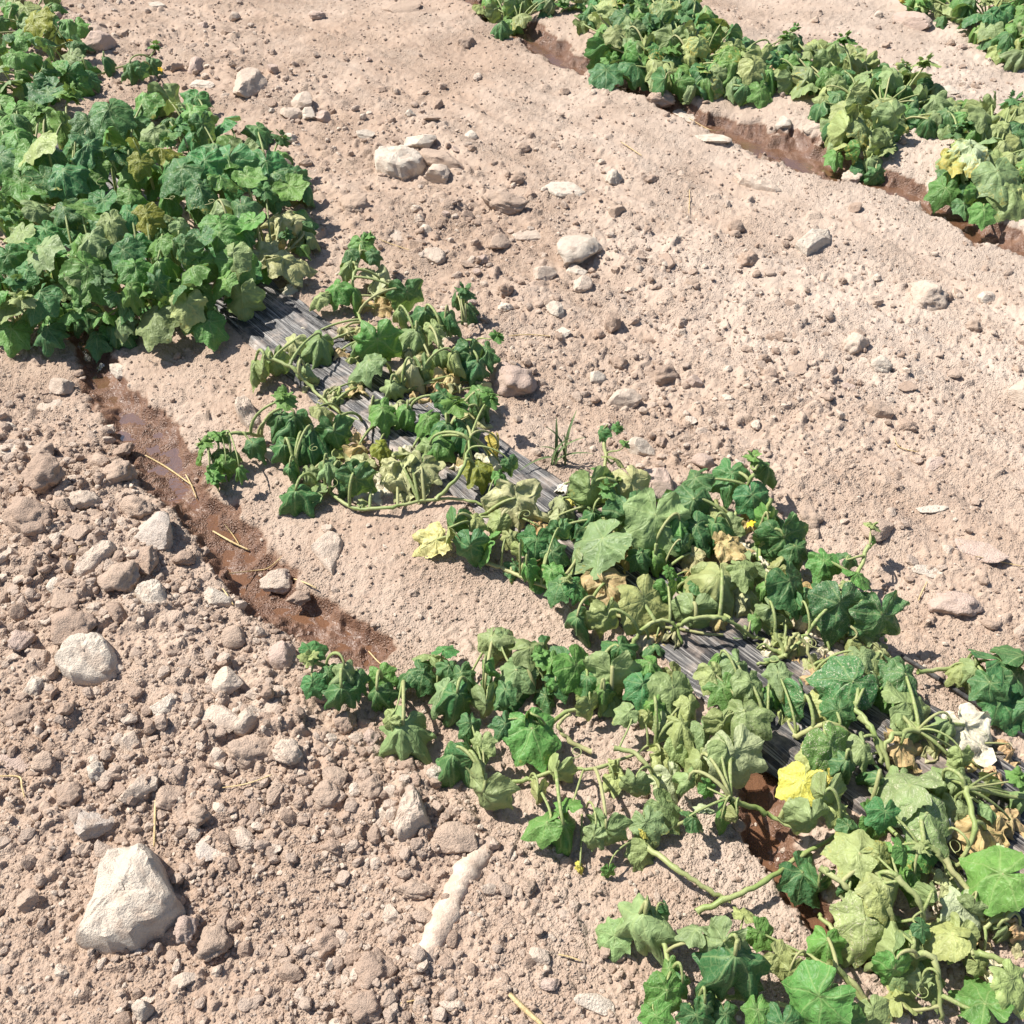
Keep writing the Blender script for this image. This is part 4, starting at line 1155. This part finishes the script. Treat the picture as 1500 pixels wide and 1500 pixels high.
C.many('''666 768 66 -95 Hg h=.11; 690 800 74 -80 Hg h=.10; 640 790 62 200 Zk h=.04; 656 772 50 120 Hl; 697 760 40 -60 Dl; 756 730 100 -70 Zd h=.09 tilt=.7; 732 762 48 -120 Fl h=.06; 745 705 50 20 Cd;
786 791 64 -100 Fe h=.09; 820 779 50 -90 Hg; 808 807 70 -60 Dg; 771 827 50 -90 Um; 808 835 48 -60 Dm; 820 857 54 -130 Fg; 844 857 50 -30 Fe h=.08; 846 903 80 -95 Ug; 832 850 26 0 Yl h=.09; 818 755 56 -90 Cd h=.05; 790 771 50 -120 Ct; 836 779 46 -40 Fv h=.03; 826 709 40 30 CW h=.04; 838 731 54 -60 Cy h=.03; 748 785 44 -60 Dl; 762 805 36 -80 Hl;
864 718 92 -110 Hp h=.13; 884 684 44 60 Fm h=.13; 902 671 50 60 Fl h=.11 ; 926 708 94 -60 Fd h=.10; 890 719 44 0 Ym h=.14; 922 753 92 -80 Hg h=.11; 960 755 118 -110 Fp h=.14; 882 789 106 -160 Fp h=.11; 1016 731 86 -110 Dg h=.12; 1018 700 72 -160 Dg h=.12; 1072 692 72 -110 Dg h=.13; 1102 673 40 60 Ym h=.15; 1126 683 46 -30 Dg h=.13; 1102 725 64 -70 Fe h=.12; 1052 743 50 -60 Dl; 1048 765 82 -90 Ug; 1066 769 56 -60 Fp; 996 761 66 -90 Um h=.12; 1020 769 66 -60 Dg; 1126 765 66 -85 Hm h=.11; 1150 788 90 -60 Hg h=.11; 1064 797 62 0 Zt h=.08; 1085 800 40 -60 Cw h=.05; 1056 842 122 -100 Ul h=.13; 1040 850 70 -120 Hl; 1088 831 60 -30 Dp; 1094 869 66 -60 Cd h=.07; 960 811 56 -90 Um; 980 837 30 0 Fm h=.07; 886 854 96 -60 Zt h=.07; 905 858 70 40 Ct h=.05; 1010 837 30 0 Ct; 944 878 104 -50 Fl h=.10; 890 905 72 -90 Hl h=.10; 888 888 34 90 Fm; 980 868 64 -80 Hm; 1020 857 40 0 Fg; 1016 895 76 -90 Hp; 962 933 40 0 Ct h=.03; 1120 827 46 -60 Cw h=.06; 1122 857 46 -90 Um; 1145 860 50 -60 Hg;
1157 851 82 -60 Fg h=.12; 1207 821 60 -60 Dm h=.10; 1243 814 50 30 Dg h=.09; 1277 771 30 60 Yl h=.12; 1283 792 26 -30 Hm h=.09; 1257 841 60 20 Fm h=.10; 1240 858 26 60 Yl h=.13; 1230 884 108 -105 Fg h=.13 tilt=.85 spk=.5; 1253 868 60 60 Fg; 1293 902 96 -85 Hg h=.12 spk=.5; 1268 918 44 -80 Dp; 1293 954 40 -60 Cd; 1263 958 50 -80 Dp; 1313 982 80 -40 Dg spk=.5; 1110 905 40 -60 Dm; 1175 890 60 -90 Hg; 1195 870 70 -80 Ug; 1130 890 50 -60 Up; 915 650 20 60 Ym h=.14; 905 628 24 0 Ye h=.16; 880 632 30 200 Hg h=.15; 940 810 50 -60 Dg; 870 750 44 -80 Ug; 1000 800 50 -90 Hg; 1170 960 50 -20 Ct h=.02; 1210 970 50 0 Ct h=.02; 1130 950 40 0 Cw h=.03; 950 935 60 -60 Cw h=.03; 985 925 50 60 Cd h=.04; 1150 770 50 -90 Dg; 1165 800 60 -60 Dg''')
C.flower(1100, 768, 15, .10)
for q in ((760, 760), (1130, 900), (1170, 930), (1200, 950)): C.tendril(*q)

fill(C, [(700, 800), (790, 730), (880, 700), (960, 740), (1100, 750), (1190, 800), (1270, 880), (1290, 950), (1180, 930), (1020, 900), (900, 890), (800, 860)], 38, (48, 72), 'DUHFCC', 'gmpldtg', .055, .015, .5, 50, yel=.4)
fill(C, [(1090, 900), (1280, 900), (1310, 990), (1180, 990), (1080, 960)], 22, (44, 62), 'CCDUH', 'twpdl', .04, .012, .4, 50, yel=.4)
# ---------------- lower limb
D = Plant('green limb of drooping leaves reaching left across bare soil below the film', 850, 1080,
          [((455, 965, .06), (500, 990, .02), (560, 1000, .015), (640, 1010, .015), (720, 1020, .02), (790, 1010, .02), (870, 990, .02)),
           ((708, 1142, .05), (735, 1150, .015), (770, 1142, .012), (830, 1127, .02), (880, 1124, .03), (960, 1090, .02)), ((800, 1065, .05), (830, 1045, .03), (870, 1030, .03), (920, 1020, .02)),
           ((865, 1100, .012), (835, 1085, .02), (818, 1065, .04), (835, 1045, .05)), ((900, 1095, .05), (940, 1110, .05), (980, 1170, .02), (1030, 1220, .015))], vr=.0044, hs=.72)
D.many('''456 952 50 30 Fe h=.09; 452 965 36 0 Yl h=.09; 458 999 44 -60 Fe h=.05; 504 977 56 -90 Up; 500 1007 56 -80 Ug; 480 985 44 -100 Dg; 558 989 54 -60 Fm h=.06; 552 1011 66 -90 Ug; 525 990 50 -80 Dg; 600 985 60 200 Dg h=.07; 618 985 60 -30 Dg h=.07; 630 962 60 80 Fp h=.06; 650 951 48 60 Fe h=.07; 658 975 56 -40 Dg; 675 985 50 -80 Dg; 590 1062 92 -100 Up h=.09; 570 1055 50 200 Hp; 670 1015 92 -95 Ug h=.1; 650 1010 60 -130 Dp; 664 1104 94 -100 Ug h=.09; 690 1110 70 -60 Hg; 708 1160 102 -110 Hp h=.09; 712 1033 76 -100 Hp h=.09; 706 1088 50 -90 Fl; 690 1060 56 -80 Dg;
720 932 74 -110 Dp h=.07; 740 934 48 0 Fp; 712 971 40 -90 Um; 776 948 84 10 Dp; 756 982 70 -110 Fp h=.08; 792 961 40 0 Ym h=.10; 808 967 40 -60 Dm; 844 974 92 -50 Fm h=.10 mi=2; 896 986 92 -95 Hp h=.11; 942 1002 66 -100 Fe h=.10; 952 971 54 -40 Dm; 922 967 46 -90 Ul; 780 1068 104 -60 Fm h=.09 yel=.2; 775 1040 60 90 Hm h=.09; 814 1007 40 -90 Hm; 866 1033 50 -70 Hl h=.07; 812 1132 70 -135 Hl h=.06; 788 1166 54 -100 Hl h=.06; 826 1208 112 -60 Um h=.09; 800 1205 70 190 Fm h=.08; 832 1180 50 90 Fm; 888 1214 70 -95 Hp h=.08; 870 1225 50 -120 Hp; 906 1122 44 0 Cl h=.04; 900 1142 40 -90 Zl h=.03; 968 1102 54 0 Zl h=.04; 970 1182 76 -40 Fp h=.06; 986 1008 92 -90 Fp h=.09; 950 1049 40 -60 Fl; 920 1043 44 200 Fp; 947 1205 66 -60 Fp h=.06; 950 1245 76 -60 Fp h=.03; 943 1218 24 0 Fy h=.05; 850 1268 22 0 Cy h=.02; 892 1276 34 -90 Hm h=.03; 984 1138 70 -60 Fv h=.05; 1000 1090 60 -60 Fl h=.06; 740 1010 50 -90 Dg; 860 990 60 -100 Dg; 885 1010 60 -90 Um; 740 1060 50 -60 Dg; 1000 1060 70 -60 Dl; 960 1030 60 -80 Um; 820 985 60 -80 Dg; 930 1150 60 -100 Hp; 1010 1030 50 -90 Dl; 975 1060 50 -120 Fp''')
for q in ((640, 1040), (600, 1060), (830, 1110), (720, 1150), (500, 1000)): D.tendril(*q, h=.03)

fill(D, [(700, 930), (800, 945), (960, 945), (1040, 1000), (1060, 1070), (900, 1040), (760, 1030), (700, 1000)], 14, (48, 72), 'DUHF', 'gmplg', .05, .02, .45, 40)
# ---------------- lower right plant
E = Plant('pale speckled plant in the lower right over the dark puddle', 1270, 1230,
          [((1020, 1335, .012), (1060, 1318, .03), (1120, 1290, .03), (1180, 1250, .02), (1230, 1220, .015)), ((940, 1235, .02), (990, 1270, .03), (1040, 1305, .02), (1072, 1322, .01)),
           ((1070, 1172, .06), (1120, 1190, .06), (1165, 1215, .02)), ((1120, 1082, .04), (1180, 1115, .02), (1250, 1160, .012), (1330, 1240, .02), (1400, 1310, .02), (1440, 1355, .02)),
           ((1260, 1050, .06), (1290, 1090, .05), (1310, 1140, .02), (1340, 1200, .012)), ((1440, 1355, .02), (1480, 1340, .05), (1510, 1300, .06)), ((1290, 1415, .02), (1230, 1370, .03), (1200, 1340, .02)), ((1165, 1080, .05), (1215, 1060, .06), (1260, 1090, .03), (1300, 1150, .012)),
           ((1250, 1035, .06), (1278, 1070, .06), (1292, 1120, .03)), ((1345, 1070, .05), (1305, 1080, .06), (1292, 1115, .03)), ((1412, 1150, .08), (1428, 1215, .08), (1402, 1268, .03)), ((1200, 1272, .08), (1240, 1300, .07), (1262, 1320, .03)), ((1312, 1285, .09), (1345, 1320, .08), (1356, 1365, .03)), ((1385, 1258, .05), (1420, 1310, .04), (1442, 1352, .03)), ((1335, 1395, .10), (1370, 1410, .09), (1378, 1495, .03)), ((1425, 1395, .07), (1465, 1405, .07), (1500, 1440, .05)), ((1215, 1410, .08), (1245, 1440, .06), (1290, 1510, .03)), ((1345, 1235, .06), (1375, 1250, .05), (1395, 1290, .03)), ((1455, 1290, .05), (1470, 1330, .04), (1442, 1358, .03))], vr=.0050, hs=.72)
E.many('''1248 998 108 200 Fg h=.12 spk=.7; 1180 1028 86 -80 Hg h=.13 spk=.8; 1326 988 82 -110 Dg h=.1 spk=.6; 1328 1030 98 10 Fp h=.09; 1218 1092 104 -60 Fm h=.13 spk=1 yel=.25; 1240 1112 72 -90 Ug h=.12; 1150 1042 56 -60 Fl h=.07 yel=.6; 1177 1145 80 -120 Fy h=.09; 1216 1142 54 -60 Fy h=.08; 1320 1090 70 0 Zt h=.06; 1164 1078 44 0 Ct h=.03; 1280 965 40 -60 Fl; 1280 1010 60 -60 Hp;
1090 1042 88 -100 Dp h=.12 spk=.5; 1077 1102 100 -70 Fv h=.11; 1065 1095 70 -40 Fp h=.12; 1027 1112 78 -90 Ul; 1010 1142 56 -90 Up; 1035 1152 34 -30 Fm; 1057 1199 66 -110 Hm h=.07 yel=.2; 1080 1197 48 -80 Hl; 1015 1197 50 0 Dg; 1033 1182 40 100 Fv; 1207 1165 86 -120 Hp h=.13 spk=.5; 1187 1202 86 -110 Hp h=.12; 1177 1279 86 -40 Fg h=.09; 1200 1300 70 -90 Hg; 1297 1189 56 -100 Fe h=.12; 1243 1209 46 -60 Dg; 1333 1149 110 150 Fp h=.12 spk=.7; 1360 1192 96 -60 Fp h=.12 spk=1; 1383 1142 76 -60 Up spk=.5; 1413 1142 66 -80 Dp; 1337 1045 90 -20 Fp h=.08; 1413 1062 84 -60 Zw h=.07; 1395 1075 60 60 Cw h=.04; 1393 1059 46 -80 Up;
1257 1249 82 170 Fl h=.11; 1290 1252 60 -40 Fl yel=.5 h=.11; 1323 1245 54 -20 Fm h=.13; 1353 1242 36 0 Yl h=.11; 1287 1312 62 -70 Fl h=.13; 1293 1289 88 -60 Dl h=.11; 1267 1349 116 -105 Fl h=.13 spk=1 yel=.25; 1213 1379 66 -100 Dm h=.07; 1317 1362 60 100 Hp; 1330 1395 118 -110 Up h=.13; 1310 1420 80 -100 Hm h=.13; 1373 1319 62 -80 Hp; 1393 1369 86 170 Fl h=.09 yel=.2; 1350 1357 40 -30 Fg h=.13; 1390 1227 60 -70 Hb h=.07; 1443 1215 90 -60 Zt h=.07; 1420 1200 60 30 Cw h=.04; 1467 1279 120 180 Fm h=.13; 1450 1182 50 -30 Dp; 1493 1142 46 0 Ym; 1467 1419 96 0 Zw h=.06; 1440 1400 60 -60 Ct h=.02; 1443 1469 100 90 Fm h=.1; 1483 1435 80 -60 Fl h=.12; 1495 1355 54 0 Ct h=.05; 1433 1412 44 -30 Fl; 1460 1132 40 0 Ct; 1265 1090 60 -80 Dp; 1290 1140 70 -90 Ug; 1225 1190 50 -60 Fl; 1340 1280 60 -90 Um; 1400 1180 60 -100 Dp; 1370 1100 60 -60 Cd; 1410 1110 50 -90 Hl; 1480 1200 60 -60 Ct; 1480 1090 44 0 Ct; 1250 1290 60 -90 Dg; 1350 1440 60 -100 Hp; 1390 1290 50 -60 Cd; 1425 1330 50 -120 Hp; 1145 1060 50 -120 Fl; 1120 1030 60 -80 Dg; 1130 1010 50 -60 Um; 1100 1000 70 -90 Dp; 1140 985 60 -90 Dp; 1060 1005 60 -80 Dm; 1045 985 60 -60 Fl; 1080 970 70 -70 Dp; 1055 960 50 -100 Um; 1030 1070 60 -80 Dp; 1060 1060 60 -100 Hl; 1230 1040 60 -60 Dg''')
fill(E, [(1050, 960), (1310, 970), (1400, 1050), (1500, 1120), (1520, 1500), (1330, 1500), (1240, 1390), (1240, 1180), (1130, 1060)], 28, (54, 80), 'DUHFF', 'plmpvl', .07, .02, .5, 60, yel=.4)
fill(E, [(1150, 980), (1330, 990), (1420, 1060), (1500, 1130), (1500, 1440), (1400, 1400), (1300, 1200), (1220, 1060)], 50, (44, 72), 'CCZZ', 'twtwdl', .02, .008, .45, 50, tipv=120)
for q in ((1300, 1150), (1330, 1440), (1290, 1200), (1400, 1250)): E.tendril(*q)

# ---------------- bottom clump
Fp = Plant('dark green clump at the bottom edge left of the puddle', 1110, 1450,
           [((985, 1420, .06), (965, 1360, .05), (945, 1340, .07)), ((1010, 1480, .02), (1060, 1460, .02), (1140, 1470, .02), (1230, 1500, .03)), ((1120, 1500, .02), (1090, 1440, .06), (1075, 1400, .09)), ((1290, 1500, .02), (1250, 1440, .06), (1180, 1400, .05))])
Fp.many('''1077 1399 118 -100 Ug h=.12; 1060 1380 90 -150 Hp h=.12; 1113 1365 56 -30 Fm; 1020 1362 66 150 Dp h=.10; 1143 1402 60 -20 Fl; 1200 1459 128 200 Fm h=.11; 1157 1422 66 -120 Hl; 1033 1469 66 -90 Ug; 1020 1487 66 -60 Fg; 1063 1485 56 -80 Dg; 1207 1439 60 60 Dg; 937 1338 100 -130 Up h=.08; 948 1312 54 80 Hp; 900 1370 66 200 Fp h=.03; 980 1335 38 -40 Hg; 980 1418 50 -90 Dm; 977 1452 76 -100 Fm h=.08; 960 1487 56 -60 Fm; 1095 1430 70 -60 Dg; 1110 1480 70 -90 Dm; 1240 1500 90 -90 Fm; 1150 1500 80 -90 Dg; 1000 1440 60 -90 Ug; 1280 1480 60 -60 Fp; 1090 1340 44 60 Fl; 1040 1400 60 -120 Dg''')

# ---------------- right edge limb
E2 = Plant('dark green limb entering from the right edge above the film', 1480, 1000, [((1345, 985, .03), (1400, 978, .03), (1460, 985, .02), (1530, 1000, .02))])
E2.many('''1410 975 52 200 Dl h=.05; 1430 976 66 -90 Up h=.07; 1467 968 108 0 Fg h=.09; 1485 988 90 -60 Fg h=.08; 1467 1020 84 -60 Fg h=.05; 1500 960 90 60 Fg h=.1; 1450 1000 60 -100 Dg; 1510 1030 80 -90 Dg''')

# ---------------- far row
GT = 'FFDDUHHUFY'
G1 = Plant('small clump at the upper left end of the far row', 760, 40)
fill(G1, [(700, -20), (860, -20), (850, 5), (790, 12), (755, 30), (735, 36), (705, 10)], 40, (34, 46), GT, 'gmmpplel', .09, .02, .36, 25, yel=.4)
G2 = Plant('widest dense clump of the far row with a few yellow leaves', 1010, 110, hs=.75)
pG2 = [(860, -20), (1010, -10), (1060, 30), (1090, 60), (1145, 65), (1150, 105), (1120, 125), (1040, 132), (960, 108), (890, 92), (865, 60), (850, 20)]
fill(G2, pG2, 50, (40, 54), 'DDUH', 'gggm', .07, .02, .42, 30)
fill(G2, pG2, 84, (42, 62), GT, 'ggmmmpplel', .12, .03, .36, 34, yel=.5)
G2.many('''888 102 62 -95 Fg h=.06; 930 95 62 -20 Dg h=.08; 975 115 52 -90 Hg h=.07; 1035 105 62 -90 Fg h=.09; 1010 60 60 -80 Hp h=.13; 985 55 54 -110 Hp h=.13; 1105 95 56 -60 Fl h=.12; 1060 28 38 60 Fo h=.17; 900 45 40 -70 Fl h=.14; 1025 60 44 -60 Fl h=.15 yel=.6; 1132 105 40 -20 Ct h=.06; 1150 55 26 30 Ym h=.1; 1165 42 20 30 Ym h=.11; 1115 130 50 -80 Fm h=.06; 880 20 36 30 Fl h=.17''')
G3 = Plant('pale drooping clump of the far row hanging over the water', 1290, 170, hs=.72)
pG3 = [(1130, 75), (1170, 60), (1240, 60), (1290, 95), (1345, 95), (1385, 130), (1395, 165), (1360, 180), (1325, 165), (1300, 220), (1280, 232), (1230, 212), (1222, 165), (1175, 122), (1140, 105)]
fill(G3, pG3, 34, (40, 52), 'DDUH', 'ggmp', .06, .02, .42, 30)
fill(G3, pG3, 66, (42, 62), GT, 'mppppplgl', .11, .03, .37, 32, yel=.5)
G3.many('''1240 190 84 -125 Hl h=.12 yel=.3; 1255 155 30 60 Hl h=.16 yel=.4; 1310 170 66 -60 Hp h=.12; 1300 205 56 -60 Hp h=.09; 1225 225 40 -100 Fm h=.05; 1270 245 56 -70 Fg h=.03; 1285 255 40 -60 Hg h=.04; 1237 60 38 60 Ym h=.18; 1355 95 40 60 Yl h=.16; 1308 105 50 -80 Dp h=.15''')
G4 = Plant('rounded clump with a pale yellow leaf at the right end of the far row', 1450, 260, hs=.75)
pG4 = [(1385, 165), (1400, 150), (1440, 150), (1480, 145), (1560, 140), (1560, 280), (1460, 275), (1445, 290), (1425, 290), (1410, 265), (1388, 245), (1395, 205)]
fill(G4, pG4, 28, (40, 54), 'DDUH', 'ggmp', .06, .02, .42, 30)
fill(G4, pG4, 54, (44, 66), GT, 'mmpplgpll', .11, .03, .38, 32, yel=.4)
G4.many('''1422 212 66 -90 Zv h=.16 yel=.5; 1405 228 56 -120 Zl yel=.7 h=.13; 1462 250 76 -80 Fp h=.13; 1485 280 80 -60 Fp h=.08; 1442 308 46 -100 Fm h=.04; 1385 275 54 -130 Fm h=.05; 1440 165 56 -40 Dp h=.16; 1483 150 40 40 Yg h=.17; 1412 298 40 -90 Fg h=.03''')
H1 = Plant('green plants of the farthest row at the top right corner', 1440, 35)
pH = [(1330, -20), (1560, -20), (1560, 75), (1490, 78), (1455, 70), (1435, 45), (1400, 10), (1345, 12)]
fill(H1, pH, 70, (34, 46), GT, 'gmmmpplel', .10, .03, .36, 25, yel=.3)
H1.many('''1348 15 30 -90 Dg h=.03; 1382 25 26 -90 Dg h=.03; 1460 60 30 -100 Fp h=.03; 1322 2 14 0 Yy h=.05''')

# ------------------------------------------------------------------ small dry things
def straw(pix, label, r=.0014, lift=.006, mat=M_STRAW, name='straw', cat='straw', group=None, wob=.0):
    pts = [PG(a, b, lift)[0] for a, b in pix]
    pts = smooth_path(pts, 5) if len(pts) > 2 else [pts[0].lerp(pts[1], k / 6) for k in range(7)]
    o0 = pts[0]
    n = len(pts)
    me = tube_mesh(name, [p - o0 for p in pts], [r * (1 - .5 * abs(k / n - .4)) for k in range(n)], mat, 5)
    o = link(name, me); o.location = o0
    return tag(o, label, cat, group)
straw(((213, 667), (245, 685), (283, 712)), 'forked pale straw lying across the bend of the wet furrow', .0022)
straw(((272, 695), (281, 712), (288, 730)), 'short straw crossing the end of a forked straw in the furrow', .0018)
straw(((312, 778), (338, 793), (365, 806)), 'thick pale straw lying along the right part of the wet furrow', .0024)
straw(((329, 768), (340, 782), (350, 797)), 'thin straw just above the thick one in the wet furrow', .0014)
straw(((335, 840), (372, 836), (393, 832), (412, 816)), 'bent thin straw crossing the lower part of the furrow', .0013)
straw(((431, 848), (448, 854), (464, 862)), 'short straw at the bank right of the muddy lump', .0018)
straw(((326, 862), (334, 873), (342, 886)), 'short straw beside the small white wedge stone', .0014)
straw(((228, 1168), (227, 1200), (226, 1240)), 'upright straw tuft above the big white rock', .0022)
straw(((746, 1456), (768, 1478), (795, 1502)), 'pale dry stalk at the bottom edge', .0042)
straw(((818, 1398), (835, 1402), (852, 1408)), 'small pale straw on soil right of the stick', .0014)
straw(((325, 1154), (362, 1148), (398, 1135)), 'thin curved twig on the stony ground', .0012)
straw(((0, 1137), (28, 1138), (32, 1152), (36, 1168)), 'bent straw below the flat pinkish block', .0016)
straw(((745, 492), (775, 490), (812, 493)), 'thin greenish dry stalk in the lane beside the wilted plant', .0016)
straw(((540, 972 - 18), (560, 974), (580, 976)), 'short straw above the drooping limb', .0014)
straw(((1008, 172), (1040, 190), (1060, 190)), 'thin straw by the far furrow bank', .0013)
straw(((910, 208), (925, 218), (940, 228)), 'pale straw in the lane below the far clump', .0018)
straw(((1010, 278), (1010, 295), (1009, 312)), 'upright thin straw in the middle of the lane', .0014)
straw(((1310, 640), (1318, 655), (1345, 662)), 'faint bent straw in the right lane', .0012)
straw(((1345, 880), (1350, 868), (1358, 852)), 'short straw beside the pale parallelogram stone', .0014)
straw(((1430, 955 - 140), (1462, 822), (1500, 830)), 'thin twig by the tall pinkish facet', .0012)
straw(((600, 1020 - 38), (625, 984), (650, 985)), 'fine straw behind the drooping limb', .0010)
straw(((555, 350), (575, 358), (600, 366)), 'pale straw above the wilted vine tip', .0014)
straw(((540, 1470), (560, 1475), (608, 1465)), 'thin stalk among brown clods at the bottom', .0012)
straw(((100, 830 - 10), (118, 800), (140, 795)), 'thin curved root beside the long rounded stone', .0010)
straw(((1320, 960), (1400, 1010), (1500, 1078)), 'black drip line along the right edge of the film', .0050, .008, mat_plain('black drip tube', (.035, .034, .036), (.10, .095, .09), .5, 50), 'drip_line', 'drip line')

# bleached stick
def stick():
    pts = [PG(a, b, h)[0] for a, b, h in ((616, 1418, -.016), (630, 1392, -.010), (650, 1350, -.008), (668, 1308, -.008), (692, 1268, -.009), (714, 1242, -.015))]
    sp = smooth_path(pts, 10); n = len(sp)
    rads = [(.0205 + .0016 * math.sin(k * .9) + .002 * math.sin(k * .37 + 1) + R.uniform(-.0008, .0008)) * min(1, .55 + .25 * k, .55 + .25 * (n - 1 - k)) for k in range(n)]
    me = tube_mesh('stick', [p - pts[0] for p in sp], rads, M_STICK, 18)
    co = np.array([tuple(v.co) for v in me.vertices]); q = n3(co * 60, 1., 5) * .0022 + n3(co * 180, 1., 9) * .0012
    co += np.stack((q, np.roll(q, 7), q), -1); me.vertices.foreach_set('co', co.astype(np.float32).ravel())
    o = link('stick', me); o.location = pts[0]
    tag(o, 'pale bleached stick half sunk in the soil below the drooping leaves', 'stick')
stick()

# grass weed
def weed():
    p, z = PG(818, 678)
    e = bpy.data.objects.new('grass_weed', None); COL.objects.link(e); e.location = p
    tag(e, 'small tuft of narrow grass blades at the right edge of the film', 'grass weed')
    tips = ((815, 610, .10), (838, 640, .06), (858, 640, .07), (800, 625, .08), (790, 655, .05), (845, 600, .10), (826, 632, .10), (760, 690, .02), (870, 665, .03))
    for k, (a, b, h) in enumerate(tips):
        T = PG(a, b, h)[0]; B = p + Vector((R.uniform(-.015, .015), R.uniform(-.01, .01), 0))
        pts = bez(B, B + Vector((0, 0, h * .7 + .01)), T.lerp(B, .35) + Vector((0, 0, .02)), T, 8)
        V, F = [], []
        for i, q in enumerate(pts):
            wd = .0034 * (1 - (i / 8) ** 2) + .0003
            d = (T - B); sd = Vector((-d.y, d.x, 0)); sd = sd.normalized() if sd.length > 1e-5 else Vector((1, 0, 0))
            V += [tuple(q - p - sd * wd), tuple(q - p - Vector((0, 0, wd * .4))), tuple(q - p + sd * wd)]
        for i in range(8):
            for j in range(2):
                a0 = i * 3 + j; F.append((a0, a0 + 1, a0 + 4, a0 + 3))
        link('grass_blade', mesh_np('grass_blade', V, F, mat=M_BLADE), e)
weed()
